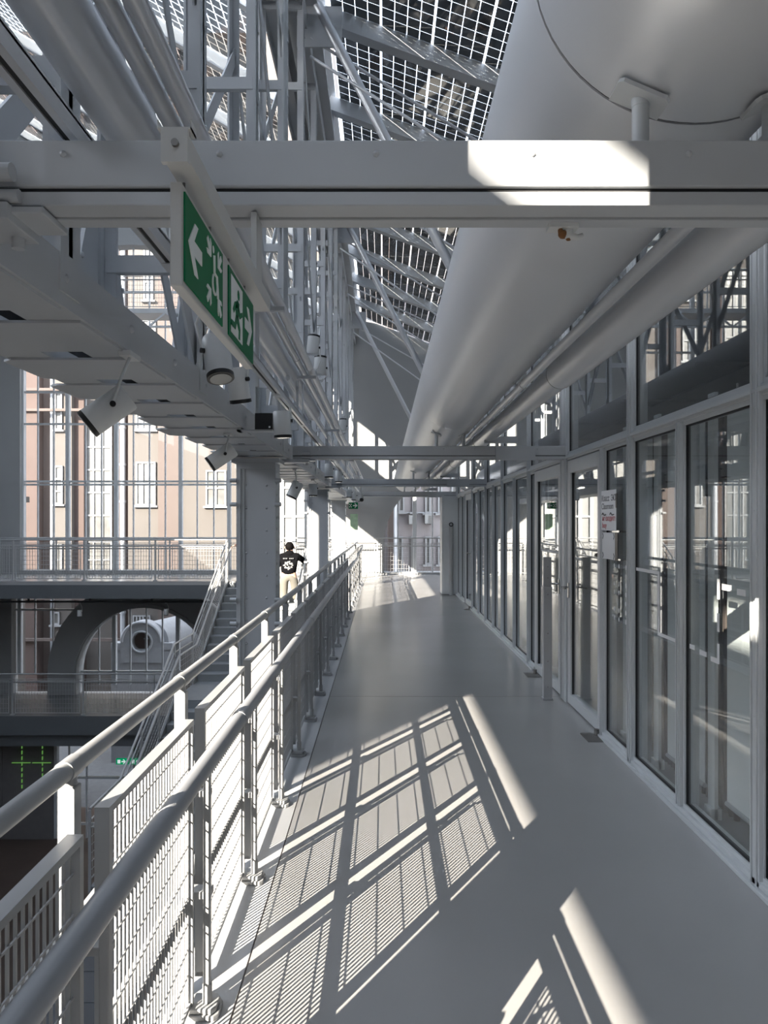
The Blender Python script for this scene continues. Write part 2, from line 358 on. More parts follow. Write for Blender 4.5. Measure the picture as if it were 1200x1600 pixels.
# ------------------------------------------------------------------ roofs
RS = .37; RZ0, RX0 = 7.9, -.70
def rz(x): return RZ0 - RS*(x-RX0)
ang = math.atan(RS)
pm = MB(); PW, PL = .665, 1.86
pm.box(0, PW-.02, 0, PL, -.002, .002)
RAFT = [3.2+1.9*k for k in range(-2, 11)]
pane0 = None
glabel = 'dark photovoltaic glass roof pane with a bright cell grid over the duct'
for ry in RAFT[:-1]:
    if ry > YE - .5: continue
    for k in range(11):
        d = PW*k
        if pane0 is None:
            o = pane0 = pm.build('roof_pane', M['pv']); tag(o, glabel, 'glass pane', 'panes of the right roof slope')
        else: o = pane0.copy(); COL.objects.link(o)
        o.location = (RX0+.06+d*cos(ang), ry+.02, rz(RX0+.06)-d*sin(ang)); o.rotation_euler = (0, ang, 0)
for i, ry in enumerate(RAFT):
    if ry > YE-.1: continue
    b = MB(); b.bar((RX0-.1, ry-.02, rz(RX0-.1)-.11), (6.5, ry-.02, rz(6.5)-.11), .16, .20)
    r = thing('roof_rafter', f'sloping grey roof rafter, {ORD[i]} from the camera end of the glass roof', 'rafter', (0, ry, rz(0)), 'rafters of the right roof slope')
    part(b, 'bar', M['steel'], r)
    b = MB(); b.bar((RX0, ry+.075, rz(RX0)-.04), (6.5, ry+.075, rz(6.5)-.04), .03, .07); part(b, 'gasket', M['dark'], r)
b = MB()
b.prism([(RX0, RZ0+.0), (6.5, rz(6.5)), (6.5, rz(6.5)+.02), (RX0, RZ0+.02)], 23.3, lambda u, v, w: (u, -24+w, v))
b.prism([(-12, 14.2), (-1.3, 14.2-.59*10.7), (-1.3, 14.22-.59*10.7), (-12, 14.22)], 23.3, lambda u, v, w: (u, -24+w, v))
struct(b, 'ceiling_glass', M['pv'], 'photovoltaic glass roof behind the camera', 'roof')
# left nave roof
def lz(x): return 14.2 - .59*(x+12)
la = math.atan(.59); pl = MB(); pl.box(0, 1.98, 0, 1.86, -.002, .002); lp0 = None
for ry in RAFT[:-1]:
    for k in range(6):
        d = 2.0*k
        if lp0 is None:
            o = lp0 = pl.build('nave_roof_pane', M['pv_light']); tag(o, 'pale photovoltaic glass pane of the high roof over the hall', 'glass pane', 'panes of the hall roof')
        else: o = lp0.copy(); COL.objects.link(o)
        o.location = (-12+d*cos(la), ry+.02, lz(-12)-d*sin(la)); o.rotation_euler = (0, la, 0)
for i, ry in enumerate(RAFT):
    if ry > YE: continue
    b = MB(); b.bar((-12, ry-.02, lz(-12)-.1), (-1.3, ry-.02, lz(-1.3)-.1), .12, .2)
    o = b.build('nave_rafter', M['steel']); tag(o, f'high grey rafter over the hall, {ORD[i]} from the camera end', 'rafter', 'rafters of the hall roof')
b = MB()
b.box(-1.36, -1.2, -2, YE, 7.35, 7.9); b.box(-.98, -.72, -2, YE, 7.30, 7.36); b.box(-.98, -.93, -2, YE, 7.36, 7.95); b.box(-1.36, -.7, -2, YE, 7.95, 8.0)
for i in range(13): b.box(-.93, -.72, 1.3+1.9*i, 1.36+1.9*i, 7.36, 7.9)
o = b.build('roof_valley_beam', M['steel']); tag(o, 'long grey valley beam between the two glass roofs', 'beam')

# ================================================================== COLUMNS, GIRDER, CROSS BEAMS
CX = -1.065
CY = [.5, 6.2, 11.9, 17.6]
cdesc = ['riveted grey steel column just beside the camera position', 'large riveted grey steel column nearest in view, in front of the two people',
         'riveted grey steel column second along the railing, right of the person in black', 'far riveted grey steel column nearest the end wall']
for y, lab in zip(CY, cdesc):
    r = thing('steel_column', lab, 'column', (CX, y, -7.3))
    b = MB(); b.box(CX-.13, CX+.13, y-.10, y+.10, -7.3, 2.12)
    for i in range(32):
        for s in (-1, 1): b.rivet((CX+s*.085, y-.10, -3.6+i*.19), (0, -1, 0), .011)
    part(b, 'core_plate', M['steel'], r)
    for s in (-1, 1):
        b = MB(); x0 = CX+s*.13; b.box(min(x0, x0+s*.035), max(x0, x0+s*.035), y-.125, y+.125, -7.3, 2.12)
        b.box(min(x0-s*.03, x0+s*.03), max(x0-s*.03, x0+s*.03), y-.112, y-.10, -7.3, 2.12)
        for i in range(60): b.rivet((x0+s*.035, y-.06, -3.6+i*.097), (s, 0, 0), .014)
        part(b, 'flange', M['steel'], r)
    b = MB(); b.box(CX-.20, CX+.20, y-.16, y+.16, 2.10, 2.135); b.box(CX-.15, CX+.15, y-.13, y-.115, 2.05, 2.10); part(b, 'cap_plate', M['steel'], r)
    b = MB()
    for z in (.75, .95, 1.75, 1.95):
        for s in (-1, 1): b.tube((CX+s*.16, y-.14, z), (CX+s*.215, y-.14, z), .018, 8)
    part(b, 'bolt', M['steel'], r)
GI, GO = -.835, -1.295       # inner and outer face planes of the girder
girder = thing('lattice_girder', 'long riveted lattice girder running over the columns on the left', 'girder', (CX, 0, 2.14))
b = MB()
for x, s in ((GI, -1), (GO, 1)):
    b.box(min(x, x+s*.16), max(x, x+s*.16), -1.5, YE-.02, 2.165, 2.185); b.box(min(x, x+s*.02), max(x, x+s*.02), -1.5, YE-.02, 2.185, 2.30)
    for i in range(40): b.rivet((x-s*.0, .4+i*.5, 2.24), (-s, 0, 0), .014)
part(b, 'bottom_chord', M['steel'], girder)
b = MB()
for x, s in ((GI, -1), (GO, 1)): b.box(min(x, x+s*.14), max(x, x+s*.14), -1.5, YE-.02, 7.2, 7.22); b.box(min(x, x+s*.02), max(x, x+s*.02), -1.5, YE-.02, 7.05, 7.2)
part(b, 'top_chord', M['steel'], girder)
k = 0
for i in range(48):                      # batten plates  under the girder
    y = .35+i*.46
    wide = .10 if i % 3 == 0 else 0
    b = MB(); t = .008
    b.prism([(GI-.01, y-.17), (GO-wide*.5+.02, y-.17), (GO-.02-wide*.5, y-.14), (GO-.02-wide*.5, y+.14), (GO-wide*.5+.02, y+.17), (GI-.01, y+.17)], t, lambda u, v, w: (u, v, 2.1565+w))
    part(b, 'batten_plate', M['steel'], girder)
b = MB(); b.box(-1.09, -1.04, -1, YE-.05, 2.19, 2.22); part(b, 'slot_channel', M['dark'], girder)
NODE = [.5+1.425*k for k in range(-1, 15)]
for i, y in enumerate(NODE):
    col = min(abs(y-c) for c in CY) < .1
    for x, s in ((GI, -1), (GO, 1)):
        b = MB(); w = .30 if col else .12
        x -= s*.005; b.box(min(x, x+s*.016), max(x, x+s*.016), y-w/2, y+w/2, 2.2, 7.2); b.box(min(x, x+s*.07), max(x, x+s*.07), y-.012, y+.012, 2.305, 7.04)
        for q in range(10): b.rivet((x, y+w/2-.03, 2.5+q*.47), (-s, 0, 0), .014)
        part(b, 'vertical', M['steel'], girder)
    for q in range(6): b = MB(); b.box(GO+.02, GI-.02, y-.02, y+.02, 2.75+q*.85, 2.83+q*.85); part(b, 'stay_plate', M['steel'], girder)
    b = MB()                              # riveted gusset on the outer face
    b.prism([(y-.42, 2.2), (y+.42, 2.2), (y+.34, 2.52), (y+.13, 3.05), (y-.13, 3.05), (y-.34, 2.52)], .018, lambda u, v, w: (GO-w, u, v))
    for q in range(5):
        for h in range(3): b.rivet((GO+.002, y-.24+h*.24, 2.3+q*.15), (1, 0, 0), .014)
    part(b, 'gusset_plate', M['steel'], girder)
for i in range(len(NODE)-1):
    y0, y1 = NODE[i], NODE[i+1]
    for x, s in ((GI, -1), (GO, 1)):
        for za, zb in ((2.35, 4.0), (4.0, 5.6), (5.6, 7.1)):
            a, c = ((y0, za), (y1, zb)) if (i + (s > 0)) % 2 else ((y0, zb), (y1, za))
            if s < 0 and i % 2: continue
            b = MB(); b.bar((x+s*.03, a[0], a[1]), (x+s*.03, c[0], c[1]), .11, .012, (1, 0, 0)) if False else b.bar((x+s*.03, a[0], a[1]), (x+s*.03, c[0], c[1]), .012, .11)
            part(b, 'diagonal', M['steel'], girder)
# cross beams
BY = [1.28, 6.42, 11.3, 16.0]
bdesc = ['big pale cross beam overhead nearest the camera', 'second cross beam spanning from the girder to the glass wall', 'third cross beam along the walkway', 'farthest cross beam just before the arch window']
for y, lab in zip(BY, bdesc):
    r = thing('cross_beam', lab, 'beam', (0, y, 2.16))
    x1 = GX-.03
    b = MB(); b.box(-.80, x1, y, y+.09, 2.194, 2.277); part(b, 'upper_channel', M['steel'], r, .003)
    b = MB(); b.box(-.80, x1, y+.008, y+.085, 2.186, 2.195); part(b, 'shadow_gap', M['dark'], r)
    b = MB(); b.box(-.80, x1, y+.003, y+.055, 2.162, 2.187); b.box(-.80, x1, y+.057, y+.092, 2.158, 2.187); part(b, 'lower_channel', M['steel'], r, .002)
    b = MB()
    for i in range(8):
        x = -.566+i*.277
        b.rivet((x, y, 2.252), (0, -1, 0), .0065); b.rivet((x, y-.003, 2.252), (0, -1, 0), .003)
    part(b, 'screw', M['steel'], r)
    b = MB(); b.box(-.90, -.655, y-.02, y+.10, 2.130, 2.160); b.box(-.69, -.60, y-.004, y+.10, 2.146, 2.158); b.tube((-.68, y+.07, 2.134), (-.68, y+.07, 2.11), .012, 12)
    b.tube((-.72, y-.02, 2.21), (-.645, y-.02, 2.21), .016, 10); b.tube((-.72, y-.005, 2.175), (-.64, y-.005, 2.175), .012, 10)
    part(b, 'end_bracket', M['steel'], r, .002)
    if y > 3:
        b = MB(); b.box(1.0, 1.35, y-.03, y, 2.15, 2.27); b.box(.9, 1.2, y-.02, y, 2.30, 2.36)
        part(b, 'splice_plate', M['steel'], r)
# struts and tie rods under the right roof
for i, y in enumerate((8.0, 13.6, 19.6)):
    r = thing('roof_strut', ['slanting round strut nearest the camera under the glass roof', 'slanting round strut in the middle under the glass roof', 'slanting round strut before the grey end wall'][i], 'strut', (1.5, y, 2.9))
    b = MB(); b.tube((-.72, y, 7.32), (1.52, y, 2.92), .055, 14); part(b, 'tube', M['pipe'], r)
    b = MB(); b.box(-.95, -.45, y-.012, y+.012, 6.85, 7.3); part(b, 'gusset_plate', M['steel'], r)
    b = MB(); b.tube((-.8, y, 6.95), (1.45, y+.3, 5.75), .017, 8); part(b, 'tie_rod', M['pipe'], r)
    b = MB(); b.tube((-.8, y, 6.75), (1.2, y-.5, 5.2), .017, 8); part(b, 'tie_rod', M['pipe'], r)
for i, y in enumerate((10.6, 16.3)):
    b = MB(); b.tube((-.8, y, 6.95), (1.45, y+.3, 6.0), .017, 8); b.tube((-.8, y, 6.75), (1.2, y-.3, 5.4), .017, 8)
    o = b.build('tie_rod', M['pipe']); tag(o, ['pair of thin tie rods between the first and second round strut', 'pair of thin tie rods between the second and third round strut'][i], 'rod')

# ================================================================== DUCT AND PIPES
DX, DZ, DR = .603, 2.683, .312
duct = thing('ventilation_duct', 'huge silver round ventilation duct along the ceiling', 'duct', (DX, 0, DZ-DR))
b = MB(); ys = [-3, 1.397, 1.403, 6.35, 6.36, 11.2, 11.21, 16, 16.01, 18.5]
b.path([(DX, y, DZ) for y in (-3, 1.396)], DR, 64); part(b, 'duct_section', M['duct'], duct)
for a, c in ((1.404, 6.0), (6.004, 10.6), (10.604, 15.2), (15.204, 18.6)):
    b = MB(); b.path([(DX, a, DZ), (DX, c, DZ)], DR, 64); part(b, 'duct_section', M['duct'], duct)
for y in (1.4, 6.002, 10.602, 15.202): b = MB(); b.path([(DX, y-.006, DZ), (DX, y+.006, DZ)], DR-.004, 64); part(b, 'joint_gasket', M['black'], duct)
for j, y in enumerate(BY):
    for a in (-23, 23):
        d = Vector((sin(R(a)), 0, -cos(R(a)))); c = Vector((DX, y+.07, DZ)) + d*DR; n = d
        b = MB(); t = Vector((cos(R(a)), 0, sin(R(a))))
        m = Matrix((t, Vector((0, 1, 0)), -n)).transposed().to_4x4(); m.translation = c + n*.004
        q = MB(); q.prism([(-.05, -.028), (-.042, -.036), (.042, -.036), (.05, -.028), (.05, .028), (-.05, .028)], .008, lambda u, v, w: (u, v, w-.008)).xf(m)
        part(q, 'saddle_plate', M['frame'], duct)
        b = MB(); b.tube((c.x, c.y, 2.277), (c.x, c.y, c.z+.002), .0155, 18); b.tube((c.x, c.y, c.z-.022), (c.x, c.y, c.z), .0165, 18)
        part(b, 'support_post', M['frame'], duct)
def pipe(name, label, x, z, r, y0, y1, joints=(), big=None, mat='pipe', sleeve=1.12):
    root = thing(name, label, 'pipe', (x, y0, z-r))
    b = MB(); b.path([(x, y0, z), (x, y1, z)], r, 32); part(b, 'tube', M[mat], root)
    for j in joints:
        b = MB(); b.path([(x, j-.02, z), (x, j+.02, z)], r*sleeve, 32); part(b, 'coupling', M[mat], root)
    return root
p = pipe('silver_pipe', 'silver pipe below the right side of the big duct', .945, 2.385, .071, -2, 16.5, ())
b = MB(); b.path([(.945, -2, 2.385), (.945, 3.83, 2.385)], .079, 32); part(b, 'insulation_sleeve', M['duct'], p)
b = MB(); b.path([(.945, 3.83, 2.385), (.945, 3.842, 2.385)], .078, 32); part(b, 'sleeve_end', M['dark'], p)
for yj in (7.0, 9.5, 12.0):
    b = MB(); b.path([(.945, yj, 2.385), (.945, yj+.012, 2.385)], .073, 32); part(b, 'joint_gasket', M['dark'], p)
pipe('thin_pipe', 'thin silver conduit between the duct and the lower pipe', .775, 2.36, .0215, -2, 16.5, (4.0, 8.0))
p1 = pipe('large_pipe', 'large grey pipe over the girder side, ending before the second beam', -.715, 2.72, .078, -1.5, 7.4, ())
b = MB(); b.path([(-.715, 7.3, 2.72), (-.715, 7.4, 2.72)], .081, 32); part(b, 'end_cap', M['pipe'], p1)
pipe('service_pipe', 'grey service pipe just right of the large pipe', -.587, 2.71, .0255, -1.5, 21, (4.9, 8.6, 12))
pipe('service_pipe', 'grey service pipe nearest the duct of the left pipe bundle', -.526, 2.71, .0265, -1.5, 21, (5.2, 9.0, 13))
pipe('service_pipe', 'thin lower service pipe of the left bundle beyond the large pipe', -.655, 2.60, .018, 5.0, 21, (8, 12))
pipe('service_pipe', 'thin upper service pipe of the left bundle beyond the large pipe', -.70, 2.70, .02, 7.42, 21, (9, 13))
for i, y in enumerate((3.6, 5.3, 8.2, 12.2, 16.2)):
    b = MB(); b.box(-.78, -.49, y, y+.03, 2.63, 2.655) if i > 1 else b.box(-.63, -.49, y, y+.03, 2.655, 2.675)
    b.box(-.635, -.62, y, y+.03, 2.277, 2.64)
    o = b.build('pipe_bracket', M['steel']); tag(o, f'small steel bracket holding the left pipe bundle, {ORD[i]} from the camera', 'bracket')
# lighting track
trk = thing('light_track', 'square aluminium lighting track with a dark slot left of the walkway', 'track', (-.58, 0, 2.30))
b = MB(); b.box(-.60, -.585, -1, 18, 2.30, 2.335); b.box(-.573, -.558, -1, 18, 2.30, 2.335); b.box(-.60, -.558, -1, 18, 2.33, 2.34); part(b, 'channel', M['pipe'], trk)
b = MB(); b.box(-.585, -.573, -1, 18, 2.304, 2.33); part(b, 'slot', M['dark'], trk)
for y in (1.95, 5.2, 8.3, 11.6, 14.8):
    b = MB(); b.box(-.60, -.558, y, y+.07, 2.297, 2.30); b.tube((-.579, y+.03, 2.34), (-.579, y+.03, 2.60), .006, 6); part(b, 'hanger', M['pipe'], trk)

# ================================================================== RAILING OF THE WALKWAY
PX, RX, HX = -.633, -.68, -.525
bal = thing('balustrade', 'long white mesh railing with round handrail along the walkway', 'railing', (PX, 2, -.3))
b = MB(); b.path([(RX, y, 1.066) for y in (-1.9, 19.3)], .021, 16)
for j in range(22): b.path([(RX, 1.57+.87*j-1.74-.03, 1.066), (RX, 1.57+.87*j-1.74+.03, 1.066)], .0235, 16)
part(b, 'top_rail', M['rail'], bal)
b = MB(); b.path([(HX, -1.9, .88), (HX, 14.6, .88), (HX, 15.0, .90), (HX, 15.3, .93), (HX, 17.6, .93), (HX, 18.0, .97), (HX-.02, 19.0, .99), (HX-.08, 19.2, .96)], .0275, 20)
for y in (2.66, 5.27, 7.88): b.path([(HX, y-.02, .88), (HX, y+.02, .88)], .0295, 20)
part(b, 'handrail', M['handrail'], bal)
b = MB(); 
for z in (.38, .72): b.path([(RX+.008, -1.9, z), (RX+.008, 19.3, z)], .018, 8)
part(b, 'middle_rail', M['rail'], bal)
post0 = panel0 = hp0 = None
mwire = MB(); L = .73
for i in range(26):
    y = .030 + i*(L-.060)/25; mwire.box(-.0025, .0025, y-.0028, y+.0028, .03, .93)
for z in [.03+.0835*q for q in range(1, 11)]: mwire.box(.002, .0055, .02, L-.02, z-.002, z+.002)
for j in range(-3, 21):
    y = 1.57 + .87*j
    if y > 19.2: break
    if post0 is None:
        q = MB(); q.box(RX-.019, RX+.019, y-.019, y+.019, -.3, 1.03); q.tube((RX, y, 1.03), (RX, y, 1.05), .017, 12); o = post0 = part(q, 'post', M['rail'], bal, .004); py0 = y
    else:
        o = post0.copy(); COL.objects.link(o); o.location.y += y-py0
    ys_ = y+.06
    if panel0 is None:
        q = MB(); q.box(PX-.017, PX+.017, ys_, ys_+L, .94, .957); q.box(PX-.017, PX+.017, ys_, ys_+.018, .03, .94); q.box(PX-.017, PX+.017, ys_+L-.018, ys_+L, .03, .94); q.box(PX-.012, PX+.012, ys_, ys_+L, .03, .045)
        o = panel0 = part(q, 'panel', M['rail'], bal); yp0 = ys_
        mesh_me = mwire.build('mesh_infill', M['rail']); mesh_me.parent = o
        mesh_me.location = (PX-bal.location.x, ys_-bal.location.y, .02-bal.location.z-.0); first_mesh = mesh_me
    else:
        o = panel0.copy(); COL.objects.link(o); o.location.y += ys_-yp0
        m2 = first_mesh.copy(); COL.objects.link(m2); m2.parent = o
    yh = 1.50 + .87*(j+1)
    if hp0 is None:
        X = -.575
        q = MB(); q.box(X-.011, X+.011, yh-.011, yh+.011, 0, .83); q.path([(X, yh, .81), (X+.01, yh, .84), (HX, yh, .86)], .009, 8)
        q.box(X-.02, X-.005, yh+.03, yh+.045, .12, .55); q.box(PX, X+.01, yh-.004, yh+.05, .365, .39); q.box(PX, X+.01, yh-.004, yh+.03, .70, .72)
        q.tube((X, yh, .03), (X, yh, .09), .016, 12)
        q.prism([(X-.055, yh-.05), (X+.03, yh-.05), (X+.045, yh-.03), (X+.045, yh+.03), (X+.03, yh+.05), (X-.055, yh+.05)], .018, lambda u, v, w: (u, v, -.004+w))
        q.prism([(X-.048, yh-.042), (X+.025, yh-.042), (X+.036, yh-.025), (X+.036, yh+.025), (X+.025, yh+.042), (X-.048, yh+.042)], .018, lambda u, v, w: (u, v, .014+w))
        o = hp0 = part(q, 'handrail_post', M['rail'], bal, .003); yh0 = yh
    else:
        o = hp0.copy(); COL.objects.link(o); o.location.y += yh-yh0

def railing(name, label, x0, x1, y, z0, along='x', step=1.75, endrail=True):
    r = thing(name, label, 'railing', (x0, y, z0))
    tr = (lambda u, v, w: (u, y+v, z0+w)) if along == 'x' else (lambda u, v, w: (y+v, u, z0+w))
    n = max(1, round((x1-x0)/step)); st = (x1-x0)/n
    b = MB(); b.tube(tr(x0, 0, 1.12), tr(x1, 0, 1.12), .02, 10); b.tube(tr(x0, .06, .88), tr(x1, .06, .88), .02, 10); b.tube(tr(x0, 0, .98), tr(x1, 0, .98), .008, 6)
    part(b, 'top_rail', M['rail'], r)
    for i in range(n+1):
        u = x0+i*st; b = MB(); a = tr(u-.02, -.02, 0); c = tr(u+.02, .02, 1.1); b.box(min(a[0], c[0]), max(a[0], c[0]), min(a[1], c[1]), max(a[1], c[1]), a[2], c[2])
        a = tr(u-.05, -.04, 0); c = tr(u+.05, .04, .03); b.box(min(a[0], c[0]), max(a[0], c[0]), min(a[1], c[1]), max(a[1], c[1]), a[2], c[2])
        part(b, 'post', M['rail'], r)
    for i in range(n):
        b = MB(); u0, u1 = x0+i*st+.08, x0+(i+1)*st-.08
        def bx(ua, ub, v, w0, w1, t=.008):
            a = tr(ua, v-t, w0); c = tr(ub, v+t, w1); b.box(min(a[0], c[0]), max(a[0], c[0]), min(a[1], c[1]), max(a[1], c[1]), a[2], c[2])
        bx(u0, u1, -.03, .93, .95); bx(u0, u1, -.03, .06, .08); bx(u0, u0+.02, -.03, .08, .93); bx(u1-.02, u1, -.03, .08, .93)
        m = int((u1-u0)/.075)
        for q in range(1, m): bx(u0+q*(u1-u0)/m-.003, u0+q*(u1-u0)/m+.003, -.03, .08, .93, .003)
        for q in range(1, 7): bx(u0, u1, -.03, .08+q*.122-.003, .08+q*.122+.003, .003)
        part(b, 'panel', M['rail'], r)
    return r
railing('gallery_railing', 'white mesh railing of the upper cross gallery, left of the stairs', -12, -4.25, 19.68, 0)
railing('gallery_railing', 'sunlit white mesh railing at the head of the walkway, right of the stairs', -1.95, -.75, 19.68, 0, step=1.2)
railing('lower_gallery_railing', 'white mesh railing of the lower cross gallery', -12, -4.3, 19.68, -3.65)
railing('window_railing', 'white railing in front of the far arch window', -1.2, 4, YE-.35, 0, step=1.1)
railing('wall_railing', 'white railing along the bright end wall behind the stairs', -11.6, -1.3, YE-.3, 0, step=1.75)
railing('catwalk_railing', 'high grey maintenance catwalk railing in front of the great arch', -12, -4.2, 20.9, 7.75, step=2.0)
b = MB(); b.box(-12, -1.5, 20.8, 21.6, 7.62, 7.75); b.box(-12, -1.5, 20.8, 20.86, 7.2, 7.26)
for i in range(10): b.bar((-12+i*1.05, 20.83, 7.22), (-11.5+i*1.05, 20.83, 7.64), .05, .05); b.bar((-11.5+i*1.05, 20.83, 7.64), (-10.95+i*1.05, 20.83, 7.22), .05, .05)
o = b.build('catwalk', M['steel']); tag(o, 'high steel maintenance catwalk with truss below across the great arch', 'catwalk')

# ================================================================== STAIRS
SX0, SX1 = -4.2, -2.0
st = thing('staircase', 'grey steel staircase with white mesh railings from the cross gallery down to the lower level', 'stairs', (-3.1, 16, -4.2))
RISE, RUN = .165, .30
def flight(y, z, n):
    for i in range(n):
        yy = y-RUN*(i+1); zz = z-RISE*(i+1)
        b = MB(); b.box(SX0+.03, SX1-.03, yy-.02, yy+RUN, zz-.04, zz); b.box(SX0+.03, SX1-.03, yy+RUN-.012, yy+RUN, zz, zz+RISE-.04)
        part(b, 'step', M['stair'], st)
    for x in (SX0, SX1):
        b = MB(); ye, ze = y-RUN*n, z-RISE*n
        b.prism([(y, z+.02), (y, z-.3), (ye-.02, ze-.3), (ye-.02, ze+.02)], .03, lambda u, v, w: (x-.015+w, u, v)); part(b, 'stringer', M['stair'], st)
    return y-RUN*n, z-RISE*n
y1, z1 = flight(19.57, 0, 12)
b = MB(); b.box(SX0, SX1, y1-1.4, y1, z1-.16, z1); part(b, 'landing', M['stair'], st)
b = MB(); b.box(SX0+.03, SX1-.03, y1-.06, y1, -4, z1-.17); part(b, 'back_panel', M['zinc'], st)
y2, z2 = flight(y1-1.4, z1, 10)
b = MB(); b.box(SX0, -3.6, y2-1.2, y2, z2-.2, z2); part(b, 'landing', M['stair'], st)
y3, z3 = y2, z2
for x, nm in ((SX0, 'left'), (SX1, 'right')):
    r = st
    path = [(19.55, 0), (y1, z1), (y1-1.4, z1), (y2, z2), (y2-1.2, z2)]
    s = .09 if x == SX0 else -.09
    for h, dx, rr, nmm in ((1.12, 0, .02, 'top_rail'), (.88, s, .022, 'handrail'), (.10, 0, .012, 'bottom_rail')):
        b = MB(); b.path([(x+dx, y, z+h) for y, z in path], rr, 10); part(b, f'{nmm}', M['rail'], r)
    for (ya, za), (yb, zb) in zip(path[:-1], path[1:]):
        n = max(1, round(abs(ya-yb)/.95))
        for i in range(n+1 if (yb, zb) == path[-1] else n):
            t = i/n; y, z = ya+(yb-ya)*t, za+(zb-za)*t
            b = MB(); b.box(x-.018, x+.018, y-.018, y+.018, z-.1, z+1.1); b.box(x, x+s, y-.01, y+.01, z+.85, z+.87) if s > 0 else b.box(x+s, x, y-.01, y+.01, z+.85, z+.87)
            part(b, 'post', M['rail'], r)
        b = MB(); m = max(4, int(abs(ya-yb)/.07))
        for i in range(m):
            t = (i+.5)/m; y, z = ya+(yb-ya)*t, za+(zb-za)*t; b.box(x-.003, x+.003, y-.003, y+.003, z+.1, z+.94)
        for h in [.1+.12*q for q in range(1, 8)]: b.bar((x, ya, za+h), (x, yb, zb+h), .006, .006)
        b.bar((x, ya, za+.95), (x, yb, zb+.95), .02, .02)
        part(b, 'mesh_panel', M['rail'], r)

# ================================================================== GLASS PARTITION
LOW = [-1.0, -.1, .72, 1.54, 2.36, 3.16, 3.98, 4.77, 5.38]
wn = 10
def pane_bay(y0, y1, z0, z1, label, wfr=.022):
    global wn
    r = sroot(f'window_{wn}', label, 'window', (GX, (y0+y1)/2, z0)); wn += 1
    q = MB(); q.box(GX-.012, GX+.05, y0+.005, y1-.005, z0, z0+wfr); q.box(GX-.012, GX+.05, y0+.005, y1-.005, z1-wfr, z1)
    q.box(GX-.012, GX+.05, y0+.005, y0+wfr, z0+wfr, z1-wfr); q.box(GX-.012, GX+.05, y1-wfr, y1-.005, z0+wfr, z1-wfr); part(q, 'window_frame', M['frame'], r)
    q = MB(); q.box(GX+.004, GX+.012, y0+wfr, y1-wfr, z0+wfr, z1-wfr); part(q, 'glass_pane', M['glass'], r)
    q = MB(); w2 = wfr+.006
    for a, c in ((y0+wfr, y0+w2), (y1-w2, y1-wfr)): q.box(GX-.002, GX+.02, a, c, z0+wfr, z1-wfr)
    for a, c in ((z0+wfr, z0+w2), (z1-w2, z1-wfr)): q.box(GX-.002, GX+.02, y0+wfr, y1-wfr, a, c)
    part(q, 'gasket', M['dark'], r)
TZ = 2.17
b = MB(); b.box(GX-.02, GX+.06, -1, 15.95, TZ-.02, TZ+.03); b.box(GX-.035, GX-.02, -1, 15.95, TZ-.005, TZ+.015); b.box(GX-.02, GX+.06, -1, 15.95, 3.56, 3.64)
struct(b, 'trim_4', M['frame'], 'pale transom rail over the corridor glazing', 'rail', .003)
b = MB(); 
for a, c in ((-1, 5.4), (7.8, 13.3), (14.3, 15.95)): b.box(GX-.03, GX+.07, a, c, 0, .045); b.box(GX-.05, GX-.03, a, c, 0, .022)
struct(b, 'baseboard_right', M['frame'], 'pale sill profile at the foot of the corridor glazing', 'sill', .003)
tn = 5
def mull(y, w, z0, z1, label, deep=.03):
    global tn
    q = MB(); q.box(GX-deep, GX+.08, y-w/2, y+w/2, z0, z1)
    for s in (-1, 1): q.box(GX-deep-.008, GX-deep, y+s*w/2*.6-.004, y+s*w/2*.6+.004, z0, z1)
    for i in range(int((z1-z0)/.45)): q.rivet((GX-deep, y, z0+.3+i*.45), (-1, 0, 0), .004)
    struct(q, f'trim_{tn}', M['frame'], label, 'mullion', .002); tn += 1
for y in (-.1, 1.54, 3.16, 4.77): mull(y, .075, 0, 3.6, f'wide full height mullion {y+1:.0f} m along the near corridor glazing')
for y in (.72, 2.36, 3.98): mull(y, .045, .045, TZ-.02, f'slim mullion {y+1:.0f} m along the near corridor glazing')
mull(5.38, .045, 0, TZ-.02, 'slim mullion beside the first glass door')
mull(6.52, .22, 0, 3.6, 'broad post between the two glass doors')
for y in (8.1, 9.9, 11.5, 13.2, 15.9): mull(y, .07, 0, 3.6, f'wide full height mullion {y:.0f} m down the far corridor glazing')
for y in (9.0, 10.7, 12.35, 14.3, 15.1): mull(y, .04, .045, TZ-.02, f'slim mullion {y:.0f} m down the far corridor glazing')
lows = [(-.1, .72), (.72, 1.54), (1.54, 2.36), (2.36, 3.16), (3.16, 3.98), (3.98, 4.77), (4.77, 5.38), (7.78, 8.1), (8.1, 9.0), (9.0, 9.9), (9.9, 10.7), (10.7, 11.5), (11.5, 12.35), (12.35, 13.2), (14.3, 15.1), (15.1, 15.9)]
for i, (a, c) in enumerate(lows): pane_bay(a+.02, c-.02, .045, TZ-.02, f'tall clear corridor pane, {ORD[i]} along the glass wall')
ups = [(-.1, 1.54), (1.54, 3.16), (3.16, 4.77), (4.77, 6.45), (6.6, 8.1), (8.1, 9.9), (9.9, 11.5), (11.5, 13.2), (13.2, 15.9)]
for i, (a, c) in enumerate(ups): pane_bay(a+.035, c-.035, TZ+.03, 3.56, f'upper corridor pane above the transom, {ORD[i]} along')
